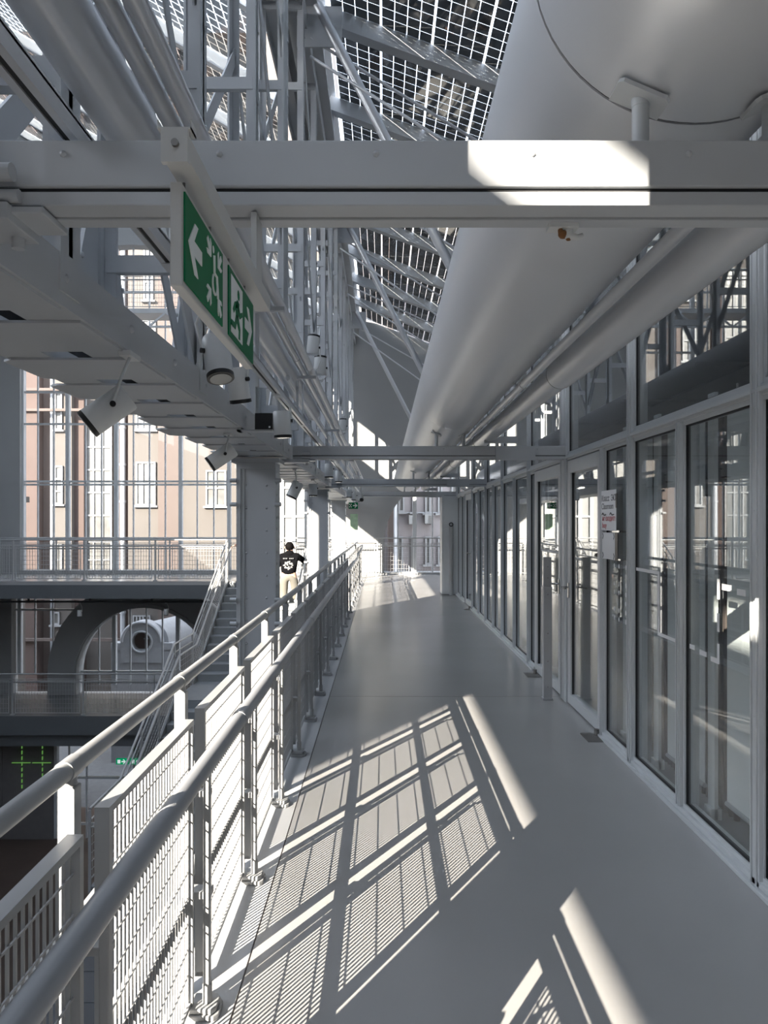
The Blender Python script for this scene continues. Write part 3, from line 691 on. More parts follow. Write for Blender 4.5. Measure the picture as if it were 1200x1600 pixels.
def door(n, y0, y1, label, hy):
    r = sroot(f'door_{n}', label, 'door', (GX, (y0+y1)/2, 0)); fw = .085; zt = TZ-.03
    q = MB(); q.box(GX-.02, GX+.045, y0, y0+fw, .012, zt); q.box(GX-.02, GX+.045, y1-fw, y1, .012, zt); q.box(GX-.02, GX+.045, y0+fw, y1-fw, zt-.11, zt); q.box(GX-.02, GX+.045, y0+fw, y1-fw, .012, .10)
    part(q, 'door_frame', M['frame'], r, .003)
    q = MB(); q.box(GX+.004, GX+.012, y0+fw, y1-fw, .10, zt-.11); part(q, 'glass_pane', M['glass'], r)
    q = MB()
    for a, c in ((y0+fw, y0+fw+.008), (y1-fw-.008, y1-fw)): q.box(GX-.005, GX+.02, a, c, .10, zt-.11)
    part(q, 'gasket', M['dark'], r)
    s = 1 if hy < (y0+y1)/2 else -1
    q = MB(); q.box(GX-.03, GX-.02, hy-.014, hy+.014, .94, 1.07); q.path([(GX-.02, hy, 1.03), (GX-.075, hy, 1.03), (GX-.085, hy+s*.02, 1.03), (GX-.085, hy+s*.13, 1.03)], .009, 10)
    part(q, 'door_handle', M['chrome'], r)
door(1, 5.42, 6.39, 'glass corridor door nearest the camera, right of the broad post', 6.345)
door(2, 6.65, 7.76, 'glass corridor door behind the white bollard', 6.69)
door(3, 13.25, 14.27, 'far glass corridor door near the white cabinet', 13.3)
for i, y in enumerate((5.42, 7.62, 13.35)):
    q = MB(); q.box(GX-.16, GX-.03, y-.16, y+.05, 0, .006); q.tube((GX-.05, y, .006), (GX-.05, y, .05), .02, 12)
    o = q.build('floor_hinge', M['hinge']); tag(o, ['dull metal floor hinge at the foot of the nearest glass door', 'dull metal floor hinge behind the white bollard', 'dull metal floor hinge at the far glass door'][i], 'hinge')
# bollard and access reader
r = thing('bollard', 'square white bollard standing before the second glass door', 'bollard', (1.485, 6.53, 0))
q = MB(); q.box(1.447, 1.523, 6.50, 6.56, 0, 1.02); q.box(1.44, 1.53, 6.49, 6.57, 0, .02); part(q, 'post', M['rail'], r, .004)
q = MB(); q.box(1.45, 1.52, 6.51, 6.55, 1.02, 1.285); part(q, 'reader', M['rail'], r, .004)
q = MB()
for z in (.12, .35, .6, .95, 1.1, 1.2): q.rivet((1.485, 6.50, z), (0, -1, 0), .006)
part(q, 'screw', M['hinge'], r)
q = MB(); q.box(GX-.07, GX-.03, 7.05, 7.15, .92, 1.25); q.box(GX-.074, GX-.07, 7.07, 7.13, .95, 1.22)
o = q.build('access_reader', M['rail'], None, .004); tag(o, 'white access box beside the second glass door handle', 'access box')
# roller blinds, with a dark gap at the far side of each bay
for i, (a, c) in enumerate(lows):
    if i < 2: continue
    q = thing('roller_blind', f'pale roller blind behind the {ORD[i]} tall corridor pane', 'blind', (1.80, (a+c)/2, .1))
    hb = .13
    if i == 6: hb = 1.25
    m = MB(); m.box(1.80, 1.803, a+.06, c-.20, hb, 2.2); part(m, 'blind_fabric', M['blind'], q)
    m = MB(); m.tube((1.80, a+.06, hb), (1.80, c-.20, hb), .014, 10); part(m, 'bottom_bar', M['rail'], q)
    m = MB(); m.tube((1.80, a+.05, 2.22), (1.80, c-.16, 2.22), .03, 10); m.box(1.70, 1.80, a+.05, a+.06, 2.17, 2.24); m.box(1.70, 1.80, c-.17, c-.16, 2.17, 2.24); part(m, 'roller', M['rail'], q)
for i, (a, c) in enumerate(lows):
    if i < 2: continue
    m = MB(); m.box(1.78, 1.80, c-.10, c-.02, 0, 2.3); m.box(1.76, 1.82, c-.10, c-.02, .0, .06)
    o = m.build('blind_guide', M['blind']); tag(o, f'beige upright strip behind the far edge of the {ORD[i]} tall corridor pane', 'upright')
    m = MB()
    for k in range(15): m.tube((1.90+.012*(k % 2), c-.10+.028*k, 0), (1.90+.012*(k % 2), c-.10+.028*k, 2.3), .017, 8)
    o = m.build('dark_curtain', M['curtain']); tag(o, f'narrow brown curtain behind the {ORD[i]} tall corridor pane', 'curtain')
# floor strip inside, radiators and classroom lamps
for i, (y, x) in enumerate(((3.6, 2.5), (5.2, 2.55), (7.4, 2.5), (1.9, 2.5))):
    m = MB(); m.tube((x, y, 2.6), (x, y, 2.52), .008, 8); m.lathe([(.0001, 0), (.045, 0), (.045, .13), (.02, .15), (.0001, .15)], 16, (x, y, 2.38))
    o = m.build('ceiling_spotlight', M['lampbody']); tag(o, f'white cylinder lamp under the dark classroom ceiling, {ORD[[1,2,3,0][i]]} along the glass', 'lamp')
# papers and window markings
def text(s, mat, size, y, z, parent, x=GX-.036):
    c = bpy.data.curves.new('lettering', 'FONT'); c.body = s; c.size = size; c.extrude = .0004
    t = bpy.data.objects.new('lettering', c); COL.objects.link(t)
    dg = bpy.context.evaluated_depsgraph_get(); me = bpy.data.meshes.new_from_object(t.evaluated_get(dg)); bpy.data.objects.remove(t)
    me.materials.clear(); me.materials.append(mat)
    m = Matrix(((0, 0, -1, x), (-1, 0, 0, y), (0, 1, 0, z), (0, 0, 0, 1))); me.transform(m)
    o = bpy.data.objects.new('lettering', me); COL.objects.link(o); o.parent = parent; w = parent.location; me.transform(Matrix.Translation(-w)); return o
r = thing('paper_notice', 'white paper notice with black and red lettering on the glass', 'notice', (GX-.033, 5.18, 1.53))
m = MB(); m.box(GX-.034, GX-.032, 5.02, 5.36, 1.54, 1.83); part(m, 'sheet', M['paper'], r)
m = MB(); m.box(GX-.0355, GX-.034, 5.05, 5.355, 1.66, 1.81); part(m, 'upper_sheet', M['paper'], r)
m = MB(); m.box(GX-.035, GX-.032, 5.00, 5.03, 1.70, 1.80); part(m, 'dark_edge', M['black'], r)
text('Класс  ЭЮ', M['ink'], .062, 5.345, 1.752, r); text('Classroom', M['ink'], .062, 5.345, 1.695, r)
text('не входите', M['redink'], .056, 5.33, 1.61, r); text('busy', M['redink'], .056, 5.33, 1.56, r)
m = MB()
for yy in (5.30, 5.12): m.path([(GX-.0375, yy+.03, 1.655), (GX-.0375, yy+.01, 1.668), (GX-.0375, yy-.02, 1.650), (GX-.0375, yy-.06, 1.655)], .003, 6)
part(m, 'ornament', M['ink'], r)
r = thing('paper_notice', 'blank white paper sheet with ornamental corners below the lettered notice', 'notice', (GX-.033, 5.15, 1.33))
m = MB(); m.box(GX-.034, GX-.032, 5.04, 5.34, 1.335, 1.525); part(m, 'sheet', M['paper'], r)
m = MB(); m.box(GX-.034, GX-.03, 4.99, 5.045, 1.33, 1.525); part(m, 'dark_edge', M['black'], r)
m = MB()
for yy in (5.32, 5.07):
    for zz in (1.50, 1.36): m.path([(GX-.036, yy, zz-.02), (GX-.036, yy-.012, zz), (GX-.036, yy, zz+.02)], .0022, 6)
part(m, 'ornament', M['ink'], r)
r = thing('window_sticker', 'white tape outline stuck on the pane right of the wide mullion', 'sticker', (GX+.003, 4.35, .92)); 
m = MB(); gx0, gx1 = GX+.001, GX+.0035
m.box(gx0, gx1, 4.33, 4.74, 1.285, 1.305); m.box(gx0, gx1, 4.33, 4.355, .92, 1.285); m.box(gx0, gx1, 4.01, 4.33, .92, .94); part(m, 'tape', M['paper'], r)
r = thing('window_sticker', 'dashed white tape rectangle stuck on the nearest full pane', 'sticker', (GX+.003, 3.57, .9))
for (ya, yb, za, zb) in [(3.56, 3.58, 1.22, 1.32), (3.56, 3.58, 1.06, 1.15), (3.56, 3.58, .90, 1.0), (3.58, 3.65, .90, .925), (3.70, 3.78, .91, .935), (3.84, 3.90, .92, .945), (3.44, 3.53, 1.27, 1.30), (3.30, 3.38, 1.26, 1.29)]:
    m = MB(); m.box(gx0, gx1, ya, yb, za, zb); part(m, 'tape', M['paper'], r)
r = thing('window_sticker', 'columns of white dots stuck on the narrow pane below the notices', 'sticker', (GX+.003, 5.1, .9))
for yy in (4.93, 5.07, 5.17):
    for k in range(7):
        if (yy > 5 and k in (1, 4)): continue
        m = MB(); z = 1.29-.062*k
        m.prism([(.011*cos(2*pi*q/10), .017*sin(2*pi*q/10)) for q in range(10)], .0025, lambda u, v, w: (gx0+w, yy+u, z+v)); part(m, 'dot', M['paper'], r)
# white cabinet at the far end of the glass wall
r = thing('white_cabinet', 'tall white cabinet at the far end of the glass wall', 'cabinet', (1.5, 16.1, 0))
m = MB(); m.box(1.30, 1.68, 15.9, 16.4, .015, 2.18); part(m, 'body', M['frame'], r, .008)
m = MB(); m.box(1.345, 1.62, 15.885, 15.9, .03, 2.14); part(m, 'door', M['frame'], r, .003)
m = MB(); m.tube((1.50, 15.86, 0), (1.50, 15.86, 1.5), .045, 14); part(m, 'pole', M['rail'], r)
m = MB(); m.path([(1.50+.04*cos(a/8*2*pi), 15.86, 1.55+.04*sin(a/8*2*pi)) for a in range(9)], .012, 8); part(m, 'ring', M['black'], r)

# ================================================================== EXIT SIGNS
def glyph(poly, mat, x, y0, z0, h, parent, name, flip=False):
    m = MB(); m.prism([(u*h, v*h) for u, v in poly], .0012, lambda u, v, w: (x+w, y0+u, z0+v)); return part(m, name, mat, parent)
def arrow(c, v0, s, d):               # arrow centred at c pointing along d (unit vector)
    d = Vector(d).normalized(); n = Vector((-d.y, d.x)); c = Vector((c, v0))
    pts = [d*.5, d*.05+n*.5, d*-.2+n*.5, d*.1+n*.14, d*-.5+n*.14, d*-.5-n*.14, d*.1-n*.14, d*-.2-n*.5, d*.05-n*.5]
    return [((c+p*s).x, (c+p*s).y) for p in pts]
SXF = -.231; SH = .104; SB = 1.881; SA, SC = .842, 1.081
sg = thing('exit_sign', 'double green emergency exit sign hanging under the nearest beam', 'sign', (SXF-.02, 1.06, 1.87))
m = MB(); m.box(SXF-.0145, SXF-.0008, .834, 1.292, SB-.008, SB+SH+.008); part(m, 'casing', M['sbox'], sg, .0015)
for (ya, yb) in ((SA, SA+.198), (SC, SC+.204)):
    m = MB(); m.box(SXF-.001, SXF+.001, ya, yb, SB, SB+SH); part(m, 'face_panel', M['green'], sg)
H = SH; X = SXF+.001
glyph(arrow(.42, .50, .60, (-1, 0)), M['signwhite'], X, SA, SB, H, sg, 'arrow')
for (cu, cv, du, dv) in ((1.10, .80, 1, -1), (1.68, .80, -1, -1), (1.10, .20, 1, 1), (1.68, .20, -1, 1)):
    glyph(arrow(cu, cv, .27, (du, dv)), M['signwhite'], X, SA, SB, H, sg, 'small_arrow')
m = MB(); cy, cz = SA+1.40*H, SB+.42*H
m.path([(X+.0006, cy+.13*H*cos(a), cz+.13*H*sin(a)) for a in [R(-230+20*k) for k in range(14)]], .0018, 6)
m.path([(X+.0006, cy-.05*H, cz+.36*H), (X+.0006, cy-.04*H, cz+.14*H), (X+.0006, cy+.10*H, cz+.13*H), (X+.0006, cy+.17*H, cz-.14*H)], .0022, 6)
m.ball((X, cy-.05*H, cz+.44*H), .0008, .0052, .0052); part(m, 'wheelchair_symbol', M['signwhite'], sg)
# doorway with a running figure
m = MB(); D = SC
def uvp(pl, t=.0008): m.prism([(u*H, v*H) for u, v in pl], t, lambda u, v, w: (X+w, D+u, SB+v))
uvp([(.14, .08), (.98, .08), (.98, .92), (.14, .92)])
part(m, 'doorway_symbol', M['signwhite'], sg)
m = MB(); m.ball((X+.0008, D+.66*H, SB+.76*H), .0009, .0085, .0085)
for pl in ([(.40, .50), (.54, .66), (.70, .64), (.64, .40), (.48, .38)], [(.64, .62), (.76, .52), (.94, .58), (.95, .51), (.74, .42), (.60, .50)], [(.54, .64), (.36, .58), (.24, .44), (.31, .40), (.42, .50), (.56, .54)],
           [(.48, .42), (.64, .42), (.78, .27), (.76, .10), (.66, .10), (.67, .22), (.52, .32)], [(.46, .42), (.56, .36), (.42, .18), (.14, .18), (.14, .26), (.37, .27)]):
    uvp(pl, .0014)
part(m, 'running_figure', M['green'], sg)
glyph(arrow(1.48, .50, .60, (1, 0)), M['signwhite'], X, SC, SB, H, sg, 'arrow')
hg = thing('sign_rail', 'grey square rail under the nearest beam that carries the double exit sign', 'rail', (SXF, 1.1, 1.995))
m = MB(); m.box(SXF-.016, SXF+.013, .812, 1.40, 2.008, 2.036); part(m, 'tube', M['sbox'], hg, .001)
m = MB(); m.box(SXF-.0165, SXF+.0135, .806, .814, 2.002, 2.040); m.box(SXF-.020, SXF+.017, .808, .83, 2.040, 2.042); m.box(SXF-.021, SXF-.020, .808, .83, 2.040, 2.050); m.box(SXF+.016, SXF+.017, .808, .83, 2.040, 2.050); part(m, 'end_clamp', M['sbox'], hg)
m = MB(); m.tube((SXF, .806, 2.022), (SXF, .802, 2.022), .0042, 12); part(m, 'screw', M['hinge'], hg)
m = MB(); m.box(SXF-.006, SXF+.004, 1.30, 1.36, 2.036, 2.158); part(m, 'hanger', M['sbox'], hg)
m = MB()
for y in (.87, 1.0, 1.12, 1.25): m.tube((SXF-.008, y, 1.9895), (SXF-.008, y, 2.008), .0018, 6)
part(m, 'pin', M['hinge'], hg)
fs = thing('exit_sign', 'small green exit sign far down the walkway beside the bright wall', 'sign', (-.69, 17.2, 1.9))
c = P(552, 790, 17.2)
m = MB(); m.box(c.x-.11, c.x+.11, 17.2, 17.24, c.z-.075, c.z+.075); part(m, 'casing', M['green'], fs)
for pl in (arrow(.045/.15, 0, .7, (1, 0)),):
    m = MB(); m.prism([(u*.15, v*.15) for u, v in pl], .004, lambda u, v, w: (c.x+u, 17.197+w, c.z+v)); part(m, 'arrow', M['signwhite'], fs)
m = MB()
for (u, v) in ((-.085, .03), (-.045, .03), (-.085, -.03), (-.045, -.03), (-.065, 0)): m.box(c.x+u-.01, c.x+u+.01, 17.197, 17.2, c.z+v-.012, c.z+v+.012)
part(m, 'pictogram', M['signwhite'], fs)
m = MB(); m.path([(c.x, 17.22, c.z+.07), (c.x, 17.22, 2.3), (-.64, 17.22, 2.61)], .008, 6); part(m, 'hanger', M['steel'], fs)
for i, px in enumerate((191, 213)):
    c = P(px, 1190, 19.9); q = thing('exit_sign', ['left small green exit sign under the lower gallery', 'right small green exit sign under the lower gallery'][i], 'sign', (c.x, 19.9, c.z-.1))
    m = MB(); m.box(c.x-.17, c.x+.17, 19.9, 19.95, c.z-.08, c.z+.08); part(m, 'casing', M['egreen'], q)
    m = MB(); m.prism([(u*.2, v*.2) for u, v in arrow(.2, 0, .6, (1-2*i, 0))], .004, lambda u, v, w: (c.x+u, 19.895+w, c.z+v)); m.box(c.x-.13, c.x-.05, 19.895, 19.9, c.z-.05, c.z+.05); part(m, 'pictogram', M['ewhite'], q)
for i, px in enumerate((34, 66)):
    c = P(px, 1192, 20.27); r = thing('light_cross', ['left thin green light cross on the dark ground floor wall', 'right thin green light cross on the dark ground floor wall'][i], 'light', (c.x, 20.27, c.z-.7))
    for k in range(8): m = MB(); m.box(c.x-.008, c.x+.008, 20.26, 20.30, c.z+.5-k*.16-.1, c.z+.5-k*.16); part(m, 'light_dash', M['gled'], r)
    m = MB(); m.box(c.x-.28, c.x+.24, 20.255, 20.30, c.z-.006, c.z+.006); part(m, 'light_bar', M['gled'], r)
m = MB(); a = P(547, 803, 17.4); q = P(559, 828, 17.4); m.box(a.x, q.x, 17.43, 17.44, q.z, a.z)
o = m.build('wall_notice', M['poster']); tag(o, 'tall greenish notice hanging on the far column below the exit sign', 'notice'); o.location.y = .03-.0

# ================================================================== SPOTLIGHTS
def spot(label, c, aim, r, ln, mount, group=None, yaxis=None):
    c = Vector(c); d = Vector(aim).normalized()
    root = thing('spotlight', label, 'lamp', mount)
    a, e = c-d*ln/2, c+d*ln/2
    m = MB(); m.path([a, a+d*.006, e-d*.012, e], [r*.92, r, r, r], 28); part(m, 'lamp_body', M['lampbody'], root)
    m = MB(); m.path([e-d*.004, e+d*.010], [r*1.01, r*1.01], 28); part(m, 'bezel', M['black'], root)
    m = MB(); m.path([e+d*.006, e+d*.012], [r*.80, r*.80], 24); part(m, 'lens', M['lens'], root)
    side = d.cross(Vector((0, 0, 1)))
    side = Vector((1, 0, 0)) if side.length < .1 else side.normalized()
    if side.y > 0: side = -side
    piv = c - d*ln*.12; top = Vector(mount)
    m = MB(); m.path([piv+side*(r+.006), piv+side*(r+.008)+(top-piv)*.55, top+side*r*.3+Vector((0, 0, -.008)), top], r*.11, 8); part(m, 'yoke', M['lampbody'], root)
    m = MB(); m.tube(piv+side*r, piv+side*(r+.012), r*.2, 12); part(m, 'pivot', M['black'], root)
    m = MB(); m.box(top.x-.02, top.x+.02, top.y-.05, top.y+.05, top.z-.004, top.z+.012); part(m, 'adapter', M['lampbody'], root)
    return root
c = P(170, 640, 2.35); spot('big white spotlight hanging below the girder at left, tilted down left', c, (-.75, -.25, -.62), .048, .15, (c.x+.05, 2.40, 2.148))
c = P(347, 713, 4.5); spot('white spotlight below the girder near the first column, aimed down left', c, (-.75, -.2, -.55), .05, .17, (c.x+.03, 4.55, 2.148))
c = P(340, 558, 2.32); spot('white spotlight hanging just behind the exit sign', c, (.18, -.25, -.9), .043, .135, (-.565, 2.32, 2.297))
c = P(372, 600, 2.9); spot('white spotlight half hidden behind the exit sign', c, (.1, .2, -.9), .043, .13, (-.579, 2.9, 2.297))
c = P(441, 662, 4.0); spot('white spotlight beside the black loudspeaker', c, (.05, .05, -1), .048, .135, (-.579, 4.0, 2.297))
c = P(461, 765, 7.6); spot('white spotlight under the girder in front of the bright wall', c, (-.4, -.1, -.85), .06, .17, (c.x, 7.6, 2.144))
c = P(489, 765, 9.4); spot('small white spotlight at the top of the second column', c, (0, 0, -1), .055, .15, (c.x, 9.4, 2.144))
c = P(514, 735, 8.3); spot('grey spotlight with a looped cable between the second and third beam', c, (0, 0, -1), .05, .15, (-.579, 8.3, 2.297))
c = P(529, 744, 9.9); spot('small grey spotlight beside the third beam', c, (0, 0, -1), .05, .15, (-.579, 9.9, 2.297))
c = P(489, 540, 5.65); spot('upper one of two white spotlights standing on the left pipe bundle', c, (.1, 0, 1), .047, .14, (c.x+.01, 5.65, 2.78))
c = P(500, 572, 5.95); spot('lower one of two white spotlights standing on the left pipe bundle', c, (.05, 0, 1), .05, .14, (c.x, 5.95, 2.765))
c = P(536, 664, 9.3); spot('tiny white spotlight above the second beam near the end wall', c, (0, 0, 1), .045, .14, (c.x, 9.3, 2.74))
for i, (px, py, Y) in enumerate(((549, 762, 13.0), (556, 770, 14.5), (566, 775, 15.5))):
    c = P(px, py, Y); spot(['white spotlight above the far exit sign, nearest of three', 'white spotlight above the far exit sign, middle of three', 'white spotlight above the far exit sign, farthest of three'][i], (c.x-.04, Y, 2.12), (0, 0, -1), .05, .14, (-.579, Y, 2.288))
for i, (px, py) in enumerate(((125, 958), (260, 956))):
    c = P(px, py, 20.0); spot(['left small lamp under the upper cross gallery', 'right small lamp under the upper cross gallery'][i], c+Vector((0, -.025, 0)), (0, 0, -1), .06, .17, (c.x, 19.975, -.633))
m = MB(); m.box(-12, -4.3, 19.95, 20.0, -.62, -.57); 
for i in range(5): m.box(-11.5+i*1.7, -11.46+i*1.7, 19.95, 20.0, -.57, -.47)
o = m.build('light_track', M['black']); tag(o, 'black lighting track under the upper cross gallery', 'track')
c = P(412, 658, 4.3); r = thing('loudspeaker', 'small black box loudspeaker standing on the girder', 'loudspeaker', (c.x, 4.35, c.z-.05))
m = MB(); m.box(c.x-.052, c.x+.052, 4.3, 4.4, c.z-.048, c.z+.048); part(m, 'box', M['black'], r)
m = MB(); m.box(c.x+.03, c.x+.04, 4.297, 4.3, c.z-.04, c.z-.03); part(m, 'badge', M['signwhite'], r)
m = MB(); m.box(-.87, c.x+.05, 4.31, 4.39, c.z-.058, c.z-.048); m.box(-.87, -.845, 4.31, 4.39, 2.302, c.z-.058); part(m, 'bracket', M['steel'], r)
c = P(565, 781, 15.2); r = thing('security_camera', 'small black and white security camera above the far exit sign', 'camera', (c.x, 15.2, c.z))
m = MB(); m.ball((c.x, 15.2, c.z), .045, .045, .045); part(m, 'dome', M['black'], r)
m = MB(); m.path([(c.x, 15.2, c.z+.03), (c.x, 15.2, 2.3), (-.526, 15.2, 2.672)], .02, 8); part(m, 'arm', M['lampbody'], r)
# broken ceiling fitting under the first beam
c = P(885, 372, 1.36); r = thing('broken_fitting', 'broken white fitting with rusty stub under the nearest beam', 'fitting', (c.x, 1.36, 2.158))
m = MB(); m.box(c.x-.035, c.x+.02, 1.345, 1.375, 2.15, 2.158); m.path([(c.x+.005, 1.36, 2.152), (c.x+.004, 1.358, 2.138), (c.x+.02, 1.357, 2.134), (c.x+.03, 1.357, 2.139)], [.008, .009, .006, .004], 8); part(m, 'stub', M['lampbody'], r)
m = MB(); m.ball((c.x-.006, 1.36, 2.141), .010, .009, .008, 8, 5); m.ball((c.x+.004, 1.36, 2.134), .006, .006, .005, 8, 5); m.ball((c.x-.012, 1.357, 2.146), .005, .006, .007, 8, 5); part(m, 'rusty_core', M['rust'], r)

# ================================================================== PEOPLE
def skin(name, V, E, rad, mat, parent, sub=2, root=0):
    me = bpy.data.meshes.new(name); me.from_pydata([tuple(v) for v in V], E, []); me.update()
    o = bpy.data.objects.new(name, me); COL.objects.link(o)
    sk = o.modifiers.new('skin', 'SKIN'); sk.use_smooth_shade = True
    lay = me.skin_vertices[0].data if me.skin_vertices else None
    if lay is None:
        bpy.context.view_layer.objects.active = o; lay = me.skin_vertices[0].data
    for i, q in enumerate(rad):
        lay[i].radius = q if isinstance(q, tuple) else (q, q)
        lay[i].use_root = (i == root)
    ss = o.modifiers.new('sub', 'SUBSURF'); ss.levels = sub; ss.render_levels = sub
    bpy.context.view_layer.update()
    dg = bpy.context.evaluated_depsgraph_get(); m2 = bpy.data.meshes.new_from_object(o.evaluated_get(dg))
    bpy.data.objects.remove(o); m2.materials.clear(); m2.materials.append(mat)
    m2.name = name; o = bpy.data.objects.new(name, m2); COL.objects.link(o); o.parent = parent
    return o
def person(label, loc, J, tops, hat, graphic):
    r = thing('person', label, 'person', loc)
    V = []; E = []; Rd = []
    def v(p, q): V.append(Vector(p)); Rd.append(q); return len(V)-1
    pel = v(J['pel'], (.15, .11)); sp = v(J['sp'], (.14, .10)); ch = v(J['ch'], (.17, .11)); nk = v(J['nk'], .055); h1 = v(J['h1'], .075); h2 = v(J['h2'], (.085, .095)); h3 = v(J['h3'], .06)
    E += [(pel, sp), (sp, ch), (ch, nk), (nk, h1), (h1, h2), (h2, h3)]
    for s in 'LR':
        a = v(J['sh'+s], .062); b_ = v(J['el'+s], .045); c_ = v(J['wr'+s], .03); h = v(J['ha'+s], (.04, .022)); E += [(ch, a), (a, b_), (b_, c_), (c_, h)]
        hip = v(J['hp'+s], .09); kn = v(J['kn'+s], .06); an = v(J['an'+s], .042); to = v(J['to'+s], .04); E += [(pel, hip), (hip, kn), (kn, an), (an, to)]
        d = (V[h]-V[c_]).normalized(); w = d.cross(Vector((0, 0, 1))); w = w.normalized() if w.length > .1 else Vector((1, 0, 0)); dn = w.cross(d) * -1
        if dn.z > 0: dn = -dn
        for k, ln in enumerate((.055, .065, .06, .045)):
            f0 = v(V[h]+d*.03+w*(.033-.022*k), .010); f1 = v(V[f0]+d*ln*.6+dn*.01, .009); f2 = v(V[f1]+d*ln*.25+dn*.035, .008); E += [(h, f0), (f0, f1), (f1, f2)]
        f0 = v(V[h]-d*.01+w*.045, .011); f1 = v(V[f0]+d*.03+w*.02+dn*.02, .009); E += [(h, f0), (f0, f1)]
    skin('body', V, E, Rd, M['skin'], r)
    hc = Vector(J['h2']); fr = Vector(J['face'])
    m = MB(); m.ball(hc+Vector((0, 0, .02))-fr*.02, .102, .112, .118, 16, 10); m.v = [p for p in m.v]; m.build('hair', M['hair'], r)
    m = MB(); m.ball(hc+fr*.10+Vector((0, 0, -.02)), .014, .02, .02, 8, 6)
    for s in (-1, 1): m.ball(hc+Vector((fr.y*s*.105, -fr.x*s*.105, -.01)), .015, .022, .032, 8, 6)
    m.build('nose_and_ears', M['skin'], r)
    # hoodie
    V2 = [Vector(J['wa'])+Vector((0, 0, -.07))]+[Vector(J[k]) for k in ('sp', 'ch', 'nk')]; R2 = [(.185, .145), (.185, .14), (.205, .145), (.085, .085)]; E2 = [(0, 1), (1, 2), (2, 3)]
    for s in 'LR':
        i = len(V2); V2 += [Vector(J['sh'+s]), Vector(J['el'+s]), Vector(J['wr'+s])]; R2 += [.088, .072, .052]; E2 += [(2, i), (i, i+1), (i+1, i+2)]
    skin('hooded_jumper', V2, E2, R2, tops, r)
    m = MB(); q = Vector(J['nk']); m.ball(q-fr*.07+Vector((0, 0, -.01)), .11, .075, .09, 12, 8); m.build('hood', tops, r)
    V3 = [Vector(J['wa'])+Vector((0, 0, .03)), Vector(J['pel'])]; R3 = [(.172, .135), (.175, .14)]; E3 = [(0, 1)]
    for s in 'LR':
        i = len(V3); V3 += [Vector(J['hp'+s]), Vector(J['kn'+s]), Vector(J['an'+s])]; R3 += [.115, .095, .085]; E3 += [(1, i), (i, i+1), (i+1, i+2)]
    skin('trousers', V3, E3, R3, hat, r)
    for s in 'LR':
        a, t = Vector(J['an'+s]), Vector(J['to'+s]); m = MB(); m.path([a+Vector((0, 0, -.02))-(t-a)*.2, (a+t)/2+Vector((0, 0, -.02)), t], [.05, .05, .035], 12); m.build('shoe', M['shoe'], r)
    if graphic:
        m = MB(); rng = random.Random(3); ck = Vector(J['ch'])*.45+Vector(J['sp'])*.55
        by = -.148
        def patch(cx, cz, rx, rz_):
            m.prism([(cx+rx*cos(2*pi*k/9)*(1+.3*rng.uniform(-1, 1)), cz+rz_*sin(2*pi*k/9)*(1+.3*rng.uniform(-1, 1))) for k in range(9)], .02, lambda u, v, w: (ck.x+u, ck.y+by+w-.012+abs(u)*.15, ck.z+v))
        for k in range(16):
            t = 2*pi*k/16; patch(.095*cos(t)*(1-.25*(k % 2)), -.01+.10*sin(t)*(1-.3*(k % 3)/2), .016+.012*(k % 3)/2, .020)
        for cx, cz in ((-.02, .0), (.03, .03), (.01, -.05), (-.05, .04)): patch(cx, cz, .016, .026)
        for k in range(7):
            if k != 3: m.prism([(-.12+.035*k, .15), (-.10+.035*k, .15), (-.098+.035*k, .175), (-.118+.035*k, .175)], .02, lambda u, v, w: (ck.x+u, ck.y+by+w-.012+abs(u)*.15, ck.z+v))
        m.build('back_print', M['print'], r)
    return r
JA = dict(pel=(-.02, 0, .90), sp=(-.02, .03, 1.08), ch=(0, .06, 1.28), nk=(.0, .10, 1.46), h1=(0, .12, 1.52), h2=(-.01, .13, 1.615), h3=(-.01, .13, 1.69), face=(0, 1, 0), wa=(-.02, .01, .93),
          shL=(-.19, .06, 1.38), elL=(-.30, .20, 1.15), wrL=(-.28, .42, 1.12), haL=(-.27, .50, 1.12), shR=(.19, .06, 1.38), elR=(.36, .12, 1.22), wrR=(.34, .36, 1.16), haR=(.33, .44, 1.15),
          hpL=(-.12, 0, .86), knL=(-.13, .04, .48), anL=(-.15, -.03, .08), toL=(-.17, .12, .035), hpR=(.10, 0, .86), knR=(.12, .10, .52), anR=(.14, .16, .24), toR=(.15, .30, .205))
person('person in a black hoodie with a white back print climbing the stairs', (-2.40, 18.6, -.66), JA, M['hoodie'], M['trouser'], True).scale = (1.14, 1.1, 1.0)
JB = dict(pel=(0, 0, .90), sp=(0, 0, 1.1), ch=(-.02, 0, 1.3), nk=(-.02, .02, 1.48), h1=(-.02, .03, 1.55), h2=(-.02, .04, 1.64), h3=(-.02, .04, 1.71), face=(0, -1, 0), wa=(0, 0, .93),
          shL=(.17, 0, 1.40), elL=(.24, -.05, 1.12), wrL=(.20, -.25, 1.0), haL=(.20, -.33, .98), shR=(-.20, 0, 1.39), elR=(-.40, -.05, 1.12), wrR=(-.58, -.12, .99), haR=(-.66, -.14, .965),
          hpL=(.11, 0, .86), knL=(.12, -.03, .47), anL=(.12, 0, .08), toL=(.13, -.14, .035), hpR=(-.11, 0, .86), knR=(-.12, -.03, .47), anR=(-.13, 0, .08), toR=(-.14, -.14, .035))
person('person behind the first column resting a black sleeved arm on the stair rail', (-3.38, 19.75, 0), JB, M['hoodie'], M['jeans'], False)

